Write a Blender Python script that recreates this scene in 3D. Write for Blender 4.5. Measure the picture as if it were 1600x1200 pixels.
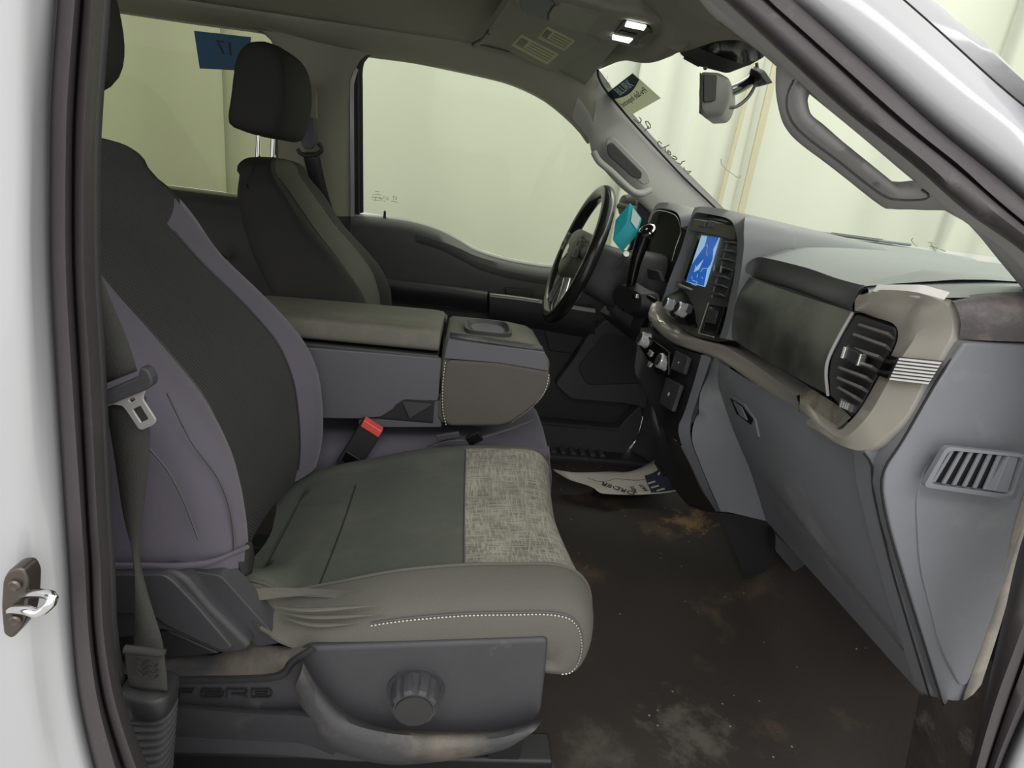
import bpy, bmesh, math, random
import numpy as np
from mathutils import Vector, Matrix
random.seed(4)
for _o in list(bpy.data.objects): bpy.data.objects.remove(_o)
SC = bpy.context.scene
COL = SC.collection
# ------------------------------------------------------------------ camera
FPX = 900.0
YAW, PIT, ROL = [math.radians(a) for a in (6.2828831, 18.61241328, 7.18299753)]
CAM = np.array([0.0, -1.22, 0.90])
_f = np.array([math.sin(YAW)*math.cos(PIT), math.cos(YAW)*math.cos(PIT), -math.sin(PIT)])
_r = np.array([math.cos(YAW), -math.sin(YAW), 0.0])
_u = np.cross(_r, _f)
_r2 = math.cos(ROL)*_r + math.sin(ROL)*_u
_u2 = -math.sin(ROL)*_r + math.cos(ROL)*_u
CM = np.array([_r2, _u2, _f])
cam_d = bpy.data.cameras.new('camera')
cam = bpy.data.objects.new('camera', cam_d); COL.objects.link(cam)
cam_d.sensor_width = 36.0; cam_d.lens = 36.0*FPX/1600.0; cam_d.clip_start = 0.02; cam_d.clip_end = 60
cam.matrix_world = Matrix(((_r2[0], _u2[0], -_f[0], CAM[0]), (_r2[1], _u2[1], -_f[1], CAM[1]), (_r2[2], _u2[2], -_f[2], CAM[2]), (0, 0, 0, 1)))
SC.camera = cam
# ------------------------------------------------------------------ world, lights, exposure
wd = bpy.data.worlds.new('booth_light'); SC.world = wd; wd.use_nodes = True
wd.node_tree.nodes['Background'].inputs[0].default_value = (1.0, 0.985, 0.955, 1)
wd.node_tree.nodes['Background'].inputs[1].default_value = 0.80
def area(name, loc, rot, sx, sy, e, col=(1, .98, .94)):
    l = bpy.data.lights.new(name, 'AREA'); l.shape = 'RECTANGLE'; l.size = sx; l.size_y = sy; l.energy = e; l.color = col
    o = bpy.data.objects.new(name, l); COL.objects.link(o); o.location = loc; o.rotation_euler = [math.radians(a) for a in rot]
    return o
area('booth_lamp_near', (0.3, -2.6, 2.7), (40, 0, 0), 4.5, 0.7, 30)
area('booth_lamp_far', (0.3, 2.0, 2.9), (-20, 0, 0), 4.5, 0.7, 32)
area('booth_lamp_front', (2.6, 0.0, 2.9), (0, 25, 0), 0.7, 4.0, 26)
SC.view_settings.view_transform = 'Standard'; SC.view_settings.look = 'None'
SC.view_settings.gamma = 1; SC.view_settings.use_curve_mapping = False
SC.view_settings.exposure = 0.80
# ------------------------------------------------------------------ helpers
def W(px, py, **k):
    """photo pixel -> point on the plane x=, y= or z= given"""
    d = CM.T @ np.array([px-800.0, -(py-600.0), FPX])
    (a, v), = k.items(); i = 'xyz'.index(a)
    return CAM + d*((v-CAM[i])/d[i])
def WP(px, py, p0, n):
    d = CM.T @ np.array([px-800.0, -(py-600.0), FPX]); n = np.array(n, float)
    return CAM + d*(np.dot(np.array(p0)-CAM, n)/np.dot(d, n))
def rl(pts, y=None):
    """rail: pixels with own or shared y"""
    return [W(p[0], p[1], y=(p[2] if len(p) > 2 else y)) for p in pts]
def resample(pts, n, closed=False, smooth=True):
    P = [np.array(p, float) for p in pts]
    if len(P) == 1: return [P[0]]*n
    m = len(P); out = []; seg = m if closed else m-1
    fine = []
    for i in range(seg):
        p1 = P[i]; p2 = P[(i+1) % m]
        p0 = P[(i-1) % m] if closed or i > 0 else 2*p1-p2
        p3 = P[(i+2) % m] if closed or i < seg-1 else 2*p2-p1
        for k in range(12):
            t = k/12.0
            if smooth:
                fine.append(0.5*((2*p1)+(-p0+p2)*t+(2*p0-5*p1+4*p2-p3)*t*t+(-p0+3*p1-3*p2+p3)*t**3))
            else: fine.append(p1+(p2-p1)*t)
    fine.append(P[0] if closed else P[-1])
    L = [0.0]
    for a, b in zip(fine[:-1], fine[1:]): L.append(L[-1]+np.linalg.norm(b-a))
    tot = L[-1]; cnt = n if not closed else n
    A = np.array(fine); L = np.array(L)
    s = np.linspace(0, tot, n+1)[:-1] if closed else np.linspace(0, tot, n)
    return [np.array([np.interp(v, L, A[:, c]) for c in range(3)]) for v in s]
def idx_interp(pts, k):
    """Catmull-Rom with k steps per segment (index aligned)"""
    P = [np.array(p, float) for p in pts]; m = len(P); out = []
    for i in range(m-1):
        p1, p2 = P[i], P[i+1]; p0 = P[i-1] if i else 2*p1-p2; p3 = P[i+2] if i < m-2 else 2*p2-p1
        for s in range(k):
            t = s/k; out.append(0.5*((2*p1)+(-p0+p2)*t+(2*p0-5*p1+4*p2-p3)*t*t+(-p0+3*p1-3*p2+p3)*t**3))
    return out+[P[-1]]
def proj(p):
    v = CM @ (np.array(p, float)-CAM); return np.array([800+FPX*v[0]/v[2], 600-FPX*v[1]/v[2]])
def fillet(pts, r, n=4):
    """round the corners of a closed 3D outline"""
    P = [np.array(p, float) for p in pts]; m = len(P); out = []
    for i in range(m):
        rr = r[i] if isinstance(r, (list, tuple)) else r
        a, b, c = P[i-1], P[i], P[(i+1) % m]
        u = a-b; v = c-b; lu = np.linalg.norm(u); lv = np.linalg.norm(v)
        d = min(rr, .45*lu, .45*lv)
        if d < 1e-5: out.append(b); continue
        p = b+u/lu*d; q = b+v/lv*d
        for k in range(n+1):
            t = k/n; out.append((1-t)**2*p+2*t*(1-t)*b+t*t*q)
    return out
def wloc(o):
    v = Vector((0, 0, 0))
    while o is not None: v += o.location; o = o.parent
    return v
def finish(name, me, mat, parent=None, smooth=40, bevel=0, bseg=2, sub=0, solid=0, soff=0):
    o = bpy.data.objects.new(name, me); COL.objects.link(o)
    if mat is not None: me.materials.append(mat)
    for p in me.polygons: p.use_smooth = smooth > 0
    if smooth and smooth < 180: me.set_sharp_from_angle(angle=math.radians(smooth))
    if solid:
        m = o.modifiers.new('s', 'SOLIDIFY'); m.thickness = solid; m.offset = soff
    if bevel:
        m = o.modifiers.new('b', 'BEVEL'); m.width = bevel; m.segments = bseg; m.limit_method = 'ANGLE'; m.angle_limit = math.radians(35)
        me.set_sharp_from_angle(angle=math.radians(180)) if smooth else None
        m.harden_normals = True
    if sub:
        m = o.modifiers.new('u', 'SUBSURF'); m.levels = sub; m.render_levels = sub
    if parent is not None:
        o.parent = parent; o.location = -wloc(parent)
    return o
def mesh_of(verts, faces, name='m', recalc=True):
    me = bpy.data.meshes.new(name); me.from_pydata([tuple(v) for v in verts], [], faces); me.update()
    if recalc:
        bm = bmesh.new(); bm.from_mesh(me); bmesh.ops.remove_doubles(bm, verts=bm.verts, dist=1e-6)
        bmesh.ops.recalc_face_normals(bm, faces=bm.faces); bm.to_mesh(me); bm.free(); me.update()
    return me
def grid_faces(m, n, cu=False, cv=False, base=0):
    F = []
    for i in range(m if cu else m-1):
        for j in range(n if cv else n-1):
            F.append((base+i*n+j, base+((i+1) % m)*n+j, base+((i+1) % m)*n+(j+1) % n, base+i*n+(j+1) % n))
    return F
def loft_grid(rails, n=24, k=1, smooth=True, rsmooth=True):
    R = [resample(r, n, smooth=rsmooth) for r in rails]
    if k > 1:
        cols = [resample([R[i][j] for i in range(len(R))], (len(R)-1)*k+1, smooth=smooth) for j in range(n)]
        R = [[cols[j][i] for j in range(n)] for i in range(len(cols[0]))]
    return R
def loft(name, rails, mat, parent=None, n=24, k=1, smooth=True, rsmooth=True, solid=0, soff=0, sh=60, sub=0, caps=False, bevel=0):
    R = loft_grid(rails, n, k, smooth, rsmooth)
    V = [p for r in R for p in r]; F = grid_faces(len(R), n)
    if caps: F += [tuple(range(n)), tuple(range((len(R)-1)*n, len(R)*n))]
    return finish(name, mesh_of(V, F), mat, parent, sh, sub=sub, solid=solid, soff=soff, bevel=bevel)
def rings(name, R, mat, parent=None, n=None, cap0=True, cap1=True, sh=40, sub=0, bevel=0):
    """stack of closed rings"""
    if n: R = [resample(r, n, closed=True) for r in R]
    n = len(R[0]); V = [p for r in R for p in r]; F = grid_faces(len(R), n, cv=True)
    if cap0: F.append(tuple(range(n)))
    if cap1: F.append(tuple(range((len(R)-1)*n, len(R)*n)))
    return finish(name, mesh_of(V, F), mat, parent, sh, sub=sub, bevel=bevel)
def slab(name, outline, vec, mat, parent=None, bevel=0.003, bseg=2, sh=40, holes=None):
    """closed outline extruded by vec; holes: list of outlines cut through"""
    vec = np.array(vec, float)
    if not holes:
        n = len(outline); V = [np.array(p) for p in outline]+[np.array(p)+vec for p in outline]
        F = [tuple(range(n)), tuple(range(2*n-1, n-1, -1))]+[(i, (i+1) % n, n+(i+1) % n, n+i) for i in range(n)]
        return finish(name, mesh_of(V, F), mat, parent, sh, bevel=bevel, bseg=bseg)
    bm = bmesh.new(); ed = []
    for ol in [outline]+holes:
        vs = [bm.verts.new(tuple(p)) for p in ol]
        ed += [bm.edges.new((vs[i], vs[(i+1) % len(vs)])) for i in range(len(vs))]
    bmesh.ops.triangle_fill(bm, use_beauty=True, use_dissolve=False, edges=ed)
    bmesh.ops.dissolve_limit(bm, angle_limit=math.radians(2), verts=bm.verts, edges=bm.edges)
    g = bmesh.ops.extrude_face_region(bm, geom=list(bm.faces))
    bmesh.ops.translate(bm, vec=tuple(vec), verts=[v for v in g['geom'] if isinstance(v, bmesh.types.BMVert)])
    bmesh.ops.recalc_face_normals(bm, faces=bm.faces)
    me = bpy.data.meshes.new(name); bm.to_mesh(me); bm.free()
    return finish(name, me, mat, parent, sh, bevel=bevel, bseg=bseg)
def obox(name, c, ax, ay, az, mat, parent=None, bevel=0.003, bseg=2, taper=1.0):
    """box from centre and three half-axis vectors"""
    c, ax, ay, az = [np.array(v, float) for v in (c, ax, ay, az)]
    V = [c+sx*ax*(taper if sz > 0 else 1)+sy*ay*(taper if sz > 0 else 1)+sz*az for sz in (-1, 1) for sy in (-1, 1) for sx in (-1, 1)]
    F = [(0, 2, 3, 1), (4, 5, 7, 6), (0, 1, 5, 4), (2, 6, 7, 3), (0, 4, 6, 2), (1, 3, 7, 5)]
    return finish(name, mesh_of(V, F), mat, parent, 40, bevel=bevel, bseg=bseg)
def box(name, lo, hi, mat, parent=None, bevel=0.003, bseg=2):
    lo = np.array(lo, float); hi = np.array(hi, float); c = (lo+hi)/2; h = (hi-lo)/2
    return obox(name, c, (h[0], 0, 0), (0, h[1], 0), (0, 0, h[2]), mat, parent, bevel, bseg)
def frames(pts, closed=False):
    P = [np.array(p, float) for p in pts]; n = len(P); T = []
    for i in range(n):
        a = P[i-1] if (closed or i > 0) else P[i]; b = P[(i+1) % n] if (closed or i < n-1) else P[i]
        t = b-a; T.append(t/(np.linalg.norm(t)+1e-12))
    up = np.array([0, 0, 1.0]) if abs(T[0][2]) < .9 else np.array([1.0, 0, 0])
    N = []; u = up-np.dot(up, T[0])*T[0]; u /= np.linalg.norm(u)
    for t in T:
        u = u-np.dot(u, t)*t; u /= np.linalg.norm(u); N.append((u, np.cross(t, u)))
    return P, N
def tube(name, pts, r, mat, parent=None, seg=10, n=None, closed=False, sh=80, smooth=True, flat=1.0, updir=None):
    if n: pts = resample(pts, n, closed, smooth)
    P, N = frames(pts, closed); V = []
    rr = r if callable(r) else (lambda t: r)
    for i, p in enumerate(P):
        u, v = N[i]
        if updir is not None:
            t = np.cross(u, v); d = np.array(updir, float); d = d-np.dot(d, t)*t; u = d/np.linalg.norm(d); v = np.cross(t, u)
        q = rr(i/max(1, len(P)-1))
        for k in range(seg):
            a = 2*math.pi*k/seg; V.append(p+q*(math.cos(a)*u*flat+math.sin(a)*v))
    F = grid_faces(len(P), seg, cu=closed, cv=True)
    if not closed: F += [tuple(range(seg)), tuple(range((len(P)-1)*seg, len(P)*seg))]
    return finish(name, mesh_of(V, F), mat, parent, sh)
def lathe(name, c, axis, prof, mat, parent=None, seg=28, wob=None, sh=35, cap=True, ref=None):
    """prof: (radius, distance along axis)"""
    axis = np.array(axis, float); axis /= np.linalg.norm(axis)
    h = np.array(ref, float) if ref is not None else (np.array([0, 0, 1.0]) if abs(axis[2]) < .9 else np.array([1.0, 0, 0]))
    u = h-np.dot(h, axis)*axis; u /= np.linalg.norm(u); v = np.cross(axis, u); V = []
    for i, (r, d) in enumerate(prof):
        for k in range(seg):
            a = 2*math.pi*k/seg; q = r*(wob(i, a) if wob else 1)
            V.append(np.array(c)+axis*d+q*(math.cos(a)*u+math.sin(a)*v))
    F = grid_faces(len(prof), seg, cv=True)
    if cap: F += [tuple(range(seg)), tuple(range((len(prof)-1)*seg, len(prof)*seg))]
    return finish(name, mesh_of(V, F), mat, parent, sh)
def ribbon(name, A, B, mat, parent=None, n=40, thick=0.0012, k=2, sh=80):
    """strap between two edge rails"""
    return loft(name, [A, B], mat, parent, n=n, k=k, solid=thick, sh=sh)
def thing(name, label, cat, loc=(0, 0, 0), group=None, kind=None):
    o = bpy.data.objects.new(name, None); COL.objects.link(o); o.location = loc; o.empty_display_size = .05
    return tag(o, label, cat, group, kind)
def tag(o, label=None, cat=None, group=None, kind=None):
    if label: o['label'] = label
    if cat: o['category'] = cat
    if group: o['group'] = group
    if kind: o['kind'] = kind
    return o
def text(name, s, org, xd, yd, size, mat, parent=None, depth=0.0004, align='CENTER', squash=1.0):
    cu = bpy.data.curves.new(name, 'FONT'); cu.body = s; cu.align_x = align; cu.align_y = 'CENTER'; cu.size = size; cu.extrude = depth
    cu.resolution_u = 2
    t = bpy.data.objects.new(name, cu); COL.objects.link(t); bpy.context.view_layer.update()
    dg = bpy.context.evaluated_depsgraph_get(); me = bpy.data.meshes.new_from_object(t.evaluated_get(dg))
    bpy.data.objects.remove(t)
    xd = np.array(xd, float); xd /= np.linalg.norm(xd); yd = np.array(yd, float); yd -= np.dot(yd, xd)*xd; yd /= np.linalg.norm(yd); zd = np.cross(xd, yd)
    for v in me.vertices:
        p = np.array(org)+xd*v.co.x+yd*v.co.y*squash+zd*v.co.z; v.co = tuple(p)
    me.materials.clear()
    return finish(name, me, mat, parent, smooth=0)
# ------------------------------------------------------------------ materials
def srgb(r, g, b, k=1.0):
    f = lambda c: ((c/255.0)/12.92 if c <= 10.3 else (((c/255.0)+.055)/1.055)**2.4)*k
    return (f(r), f(g), f(b), 1)
MATS = {}
def mat(name, col, rough=.6, metal=0, var=.12, vs=18, bump=0, bs=300, dirt=None, dirt_s=5, dirt_t=(.52, .7), spec=.5, coat=0, emit=None, es=1, stretch=None, sheen=0):
    if name in MATS: return MATS[name]
    m = bpy.data.materials.new(name); m.use_nodes = True; nt = m.node_tree; N = nt.nodes; L = nt.links
    b = N['Principled BSDF']; b.inputs['Roughness'].default_value = rough; b.inputs['Metallic'].default_value = metal
    b.inputs['Specular IOR Level'].default_value = spec
    if coat: b.inputs['Coat Weight'].default_value = coat; b.inputs['Coat Roughness'].default_value = .08
    if sheen: b.inputs['Sheen Weight'].default_value = sheen
    tc = N.new('ShaderNodeTexCoord'); src = tc.outputs['Object']
    if stretch:
        mp = N.new('ShaderNodeMapping'); mp.inputs['Scale'].default_value = stretch; L.new(src, mp.inputs[0]); src = mp.outputs[0]
    nz = N.new('ShaderNodeTexNoise'); nz.inputs['Scale'].default_value = vs; nz.inputs['Detail'].default_value = 5; L.new(src, nz.inputs['Vector'])
    mx = N.new('ShaderNodeMix'); mx.data_type = 'RGBA'
    mx.inputs[6].default_value = tuple(c*(1-var) for c in col[:3])+(1,); mx.inputs[7].default_value = tuple(min(1, c*(1+var)) for c in col[:3])+(1,)
    L.new(nz.outputs['Fac'], mx.inputs[0]); out = mx.outputs[2]
    if dirt:
        n2 = N.new('ShaderNodeTexNoise'); n2.inputs['Scale'].default_value = dirt_s; n2.inputs['Detail'].default_value = 9; n2.inputs['Roughness'].default_value = .65; L.new(tc.outputs['Object'], n2.inputs['Vector'])
        rp = N.new('ShaderNodeMapRange'); rp.inputs[1].default_value = dirt_t[0]; rp.inputs[2].default_value = dirt_t[1]; L.new(n2.outputs['Fac'], rp.inputs[0])
        m2 = N.new('ShaderNodeMix'); m2.data_type = 'RGBA'; L.new(rp.outputs[0], m2.inputs[0]); L.new(out, m2.inputs[6]); m2.inputs[7].default_value = dirt; out = m2.outputs[2]
        m.node_tree.nodes.active = m2
    L.new(out, b.inputs['Base Color'])
    if bump:
        n3 = N.new('ShaderNodeTexNoise'); n3.inputs['Scale'].default_value = bs; n3.inputs['Detail'].default_value = 3; L.new(src, n3.inputs['Vector'])
        bp = N.new('ShaderNodeBump'); bp.inputs['Strength'].default_value = bump; bp.inputs['Distance'].default_value = .002; L.new(n3.outputs['Fac'], bp.inputs['Height']); L.new(bp.outputs[0], b.inputs['Normal'])
    if emit: b.inputs['Emission Color'].default_value = emit; b.inputs['Emission Strength'].default_value = es
    MATS[name] = m; return m
def translucent(name, col, mixf=.5):
    m = mat(name, col, .7, var=.03); nt = m.node_tree; N = nt.nodes; L = nt.links
    t = N.new('ShaderNodeBsdfTranslucent'); t.inputs[0].default_value = col
    x = N.new('ShaderNodeMixShader'); x.inputs[0].default_value = mixf; L.new(N['Principled BSDF'].outputs[0], x.inputs[1]); L.new(t.outputs[0], x.inputs[2]); L.new(x.outputs[0], N['Material Output'].inputs[0]); return m
def glass(name, tint, refl=.06):
    m = bpy.data.materials.new(name); m.use_nodes = True; nt = m.node_tree; N = nt.nodes; L = nt.links
    for n in list(N):
        if n.type == 'BSDF_PRINCIPLED': N.remove(n)
    t = N.new('ShaderNodeBsdfTransparent'); t.inputs[0].default_value = tint
    g = N.new('ShaderNodeBsdfGlossy'); g.inputs['Roughness'].default_value = .02; g.inputs[0].default_value = (1, 1, 1, 1)
    x = N.new('ShaderNodeMixShader'); x.inputs[0].default_value = .015; L.new(t.outputs[0], x.inputs[1]); L.new(g.outputs[0], x.inputs[2])
    L.new(x.outputs[0], N['Material Output'].inputs[0]); return m
DUST = srgb(150, 138, 120)
M_dash = mat('dash_grey_plastic', srgb(117, 119, 125, 1.0), .55, var=.10, vs=7, bump=.15, bs=900, dirt=srgb(150, 150, 150), dirt_s=6, dirt_t=(.58, .85))
M_dashtop = mat('dash_top_vinyl', srgb(116, 122, 126), .5, var=.08, vs=14, bump=.25, bs=700)
M_dashdk = mat('dash_pad_dark_vinyl', srgb(78, 78, 82), .6, var=.15, vs=12, bump=.3, bs=700, dirt=srgb(120, 116, 112), dirt_s=9, dirt_t=(.6, .85))
M_champ = mat('champagne_metallic', srgb(206, 201, 191), .28, metal=.5, var=.03, vs=4)
M_bright = mat('satin_aluminium', srgb(215, 216, 214), .25, metal=.85, var=.03)
M_chrome = mat('chrome', srgb(225, 226, 228), .08, metal=1, var=.02)
M_black = mat('black_plastic', srgb(40, 40, 42), .5, var=.1, bump=.1, bs=800)
M_matte = mat('matte_black', srgb(22, 22, 24), .8, var=.05, spec=.15)
M_gloss = mat('gloss_black', srgb(16, 16, 18), .12, var=.05)
M_rubber = mat('seal_rubber', srgb(60, 56, 59), .55, var=.14, vs=22, bump=.2, bs=160, dirt=srgb(96, 92, 92), dirt_s=30, dirt_t=(.62, .8))
M_dkplas = mat('charcoal_plastic', srgb(58, 58, 62), .55, var=.12, vs=16, bump=.2, bs=900, dirt=srgb(120, 112, 102), dirt_s=11, dirt_t=(.62, .9))
M_doorp = mat('door_panel_charcoal', srgb(74, 74, 77), .6, var=.08, vs=9, bump=.15, bs=800)
M_doordk = mat('door_panel_black', srgb(54, 54, 56), .6, var=.08, vs=9)
M_headl = mat('headliner_fabric', srgb(142, 141, 130), .95, var=.06, vs=30, bump=.3, bs=600, spec=.1)
M_trim = mat('pillar_trim_grey', srgb(154, 153, 152), .6, var=.05, vs=12, bump=.12, bs=900)
M_white = mat('white_paint', srgb(170, 171, 176), .18, var=.02, vs=3, coat=.6)
M_purple = mat('purple_grey_cover', srgb(90, 86, 97), .85, var=.08, vs=10, bump=.25, bs=90, spec=.2, sheen=.15)
M_char = mat('charcoal_mesh_cover', srgb(60, 60, 61), .9, var=.10, vs=8, bump=.5, bs=420, spec=.15)
_nt = M_char.node_tree; _N = _nt.nodes; _L = _nt.links
_tc = _N.new('ShaderNodeTexCoord'); _wv = _N.new('ShaderNodeTexWave'); _wv.bands_direction = 'DIAGONAL'; _wv.inputs['Scale'].default_value = 95; _wv.inputs['Distortion'].default_value = .6; _L.new(_tc.outputs['Object'], _wv.inputs['Vector'])
_bp = _N.new('ShaderNodeBump'); _bp.inputs['Strength'].default_value = .28; _bp.inputs['Distance'].default_value = .003; _L.new(_wv.outputs['Fac'], _bp.inputs['Height']); _L.new(_bp.outputs[0], _N['Principled BSDF'].inputs['Normal'])
M_seat = mat('grey_seat_fabric', srgb(80, 83, 78), .92, var=.14, vs=9, bump=.35, bs=500, spec=.15, dirt=srgb(98, 99, 90), dirt_s=8, dirt_t=(.5, .85))
M_side = mat('seat_side_fabric', srgb(92, 91, 86), .92, var=.07, vs=9, bump=.35, bs=500, spec=.15)
M_blackf = mat('black_seat_cover', srgb(46, 46, 45), .8, var=.10, vs=10, bump=.3, bs=300, spec=.25)
M_blackf_lit = mat('black_seat_cover_lit', srgb(84, 84, 80), .8, var=.08, vs=10, bump=.3, bs=300, spec=.2)  # paler copy of the black cover; light on the seat front painted in
M_web = mat('belt_webbing', srgb(64, 64, 62), .8, var=.12, vs=400, bump=.3, bs=600, spec=.2)
M_conlid = mat('armrest_vinyl', srgb(84, 83, 75), .6, var=.10, vs=14, bump=.2, bs=500, dirt=srgb(116, 110, 98), dirt_s=9, dirt_t=(.5, .9))
M_conside = mat('console_side_plastic', srgb(86, 86, 92), .6, var=.06, vs=16, bump=.12, bs=800)
M_confab = mat('console_fabric', srgb(86, 83, 80), .85, var=.06, vs=16, bump=.3, bs=600, spec=.2)
M_floor = mat('dirty_floor_vinyl', srgb(55, 50, 46), .7, var=.35, vs=5, bump=.4, bs=160, dirt=srgb(120, 98, 76), dirt_s=4.2, dirt_t=(.58, .86))
M_paper = mat('white_paper', srgb(200, 196, 188), .8, var=.06, vs=9, bump=.3, bs=26)
M_navy = mat('navy_print', srgb(38, 44, 74), .8, var=.3, vs=60)
M_ink = mat('black_ink', srgb(30, 30, 32), .8, var=.05)
M_teal = mat('teal_plastic', srgb(44, 184, 198), .5, var=.06)
M_label = mat('white_label', srgb(200, 220, 222), .7, var=.06, vs=500)
M_red = mat('red_button', srgb(214, 84, 78), .4, var=.04)
M_steel = mat('dark_steel', srgb(92, 86, 82), .35, metal=.8, var=.25, vs=60)
M_thread = mat('pale_thread', srgb(196, 192, 180), .8, var=.05)
M_curt = mat('booth_curtain', srgb(204, 206, 198), .75, var=.04, vs=2)
M_tan = mat('tan_strip', srgb(184, 178, 156), .7, var=.06, vs=8)
M_conc = mat('booth_concrete', srgb(188, 187, 182), .8, var=.12, vs=3)
M_vlabel = mat('visor_label', srgb(172, 168, 140), .7, var=.18, vs=140)
M_lens = mat('lamp_lens', srgb(240, 240, 236), .3, emit=(1, 1, .97, 1), es=1.6)
G_side = glass('side_glass', (.82, .85, .77, 1))
G_rear = glass('tinted_rear_glass', (.60, .62, .50, 1))
G_wind = glass('windshield_glass', (.84, .88, .79, 1))
# ================================================================== booth around the truck
def curtain(x0, y0, x1, y1, folds, amp, label, z0=-.6, z1=3.4, ph=0.0):
    n = max(40, folds*10); V = []; d = np.array([x1-x0, y1-y0, 0]); L = np.linalg.norm(d); d /= L; nn = np.array([-d[1], d[0], 0])
    for zi in range(8):
        z = z0+(z1-z0)*zi/7
        for i in range(n):
            t = i/(n-1); a = amp*(.55+.45*math.sin(zi*.9+t*7+ph))
            off = a*math.sin(t*folds*2*math.pi+ph+.35*math.sin(zi*.8+ph*3+t*11))+.5*a*math.sin(t*folds*4.7+ph*2)
            V.append(np.array([x0, y0, z])+d*(t*L)+nn*off)
    o = finish('curtain', mesh_of(V, grid_faces(8, n)), M_curt, None, 80, solid=.004)
    return tag(o, label, 'curtain', 'white booth curtains')
gnd = box('floor', (-6, -5, -.72), (6, 6, -.62), M_conc, None, 0); gnd.name = 'booth_floor'; tag(gnd, 'grey concrete floor of the booth outside the truck', 'floor', kind='structure')
curtain(-4.2, 2.42, -1.40, 2.42, 5, .030, 'white booth curtain seen through the rear side window', ph=.3)
curtain(-1.46, 2.50, .95, 2.50, 3, .018, 'white booth curtain seen through the driver window', ph=1.3)
curtain(.9, 2.40, 1.62, 2.40, 3, .03, 'white booth curtain gathered beside the tan strips', ph=2.1)
curtain(1.56, 2.47, 3.08, 2.47, 3, .03, 'white booth curtain right of the tan strips behind the windshield', ph=.9)
curtain(3.20, 2.70, 3.20, .95, 7, .05, 'creased booth curtain above the white door pillar', ph=.2)
curtain(3.28, 1.05, 3.28, -2.6, 5, .03, 'white booth curtain ahead of the truck hood', ph=1.7)
for i, (xa, xb, lean, lab) in enumerate(((1.640, 1.680, 0, 'straight tan wooden post between the booth curtains'), (1.500, 1.525, .04, 'leaning tan fold edge beside the gathered curtain'))):  # the leaning one stands in for a curtain fold edge, not a post
    V = []
    for z in (-.6, .9, 2.2, 3.4):
        for (x, y) in ((xa, 2.345), (xb, 2.345), (xb, 2.36), (xa, 2.36)): V.append((x+lean*(z-.98)*.9, y, z))
    F = grid_faces(4, 4, cv=True)+[(0, 1, 2, 3), (12, 13, 14, 15)]
    tag(finish('curtain_strip', mesh_of(V, F), M_tan, None, 30), lab, 'post')
# ================================================================== truck shell
# --- far side plane of the window glass (leans inwards)
FP0 = (0, .80, .77); FN = (0, 1, .22)
def FG(px, py, off=0.0):
    return WP(px, py, (0, .80-off, .77), FN)
def fgr(pts, off=0.0): return [FG(p[0], p[1], off+(p[2] if len(p) > 2 else 0)) for p in pts]
# --- windshield surface
def ws_pt(y, t):
    top = np.array([.39-.15*y*y, y, 1.258-.05*y*y]); yb = y*1.2
    bot = np.array([1.0-.30*y*y, yb, .885+.05*y*y]); return top+(bot-top)*t
def on_ws(px, py, off=.004):
    d = CM.T @ np.array([px-800.0, -(py-600.0), FPX]); d /= np.linalg.norm(d)
    best = None
    def f(p):
        t = .5
        for _ in range(6):
            y = p[1]/(1+.2*t); top = ws_pt(y, 0); bot = ws_pt(y, 1); t = (p[0]-top[0])/(bot[0]-top[0])
        return p[2]-(top[2]+(bot[2]-top[2])*t)
    lo, hi = .9, 3.2; flo = f(CAM+d*lo)
    for k in range(400):
        s = .9+k*.006
        if f(CAM+d*s) > 0 and CAM[0]+d[0]*s > .3: hi = s; lo = s-.006; break
    for _ in range(30):
        m = (lo+hi)/2
        if f(CAM+d*m) > 0: hi = m
        else: lo = m
    return CAM+d*(lo-off)
R = [[ws_pt(y, t) for t in np.linspace(0, 1, 10)] for y in np.linspace(-.64, .64, 17)]
ws = finish('window_3', mesh_of([p for r in R for p in r], grid_faces(17, 10)), G_wind, None, 80); tag(ws, 'clear raked windshield glass above the dashboard', kind='structure')
# --- floor pan
nx, ny = 60, 50; V = []
for i in range(nx):
    for j in range(ny):
        x = -1.7+2.75*i/(nx-1); y = -.80+1.60*j/(ny-1)
        z = .028*math.exp(-(y/.16)**2)+.004*math.sin(x*9+y*4)+.004*math.sin(y*17-x*5)
        if x > .78: z += (x-.78)*.9+ (x-.78)**2
        V.append((x, y, z))
P_ = [(W(1078, 822, z=0), .17, .85), (W(1030, 830, z=0), .16, .5), (W(1075, 1140, z=0), .19, .5), (W(930, 1170, z=0), .15, .35), (W(1010, 765, z=0), .10, .3)]
nt = M_floor.node_tree; N = nt.nodes; L = nt.links; bs_ = N['Principled BSDF']; prev = bs_.inputs['Base Color'].links[0].from_socket
tc = N.new('ShaderNodeTexCoord'); nz = N.new('ShaderNodeTexNoise'); nz.inputs['Scale'].default_value = 24; nz.inputs['Detail'].default_value = 10; nz.inputs['Roughness'].default_value = .7; L.new(tc.outputs['Object'], nz.inputs['Vector'])
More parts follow.
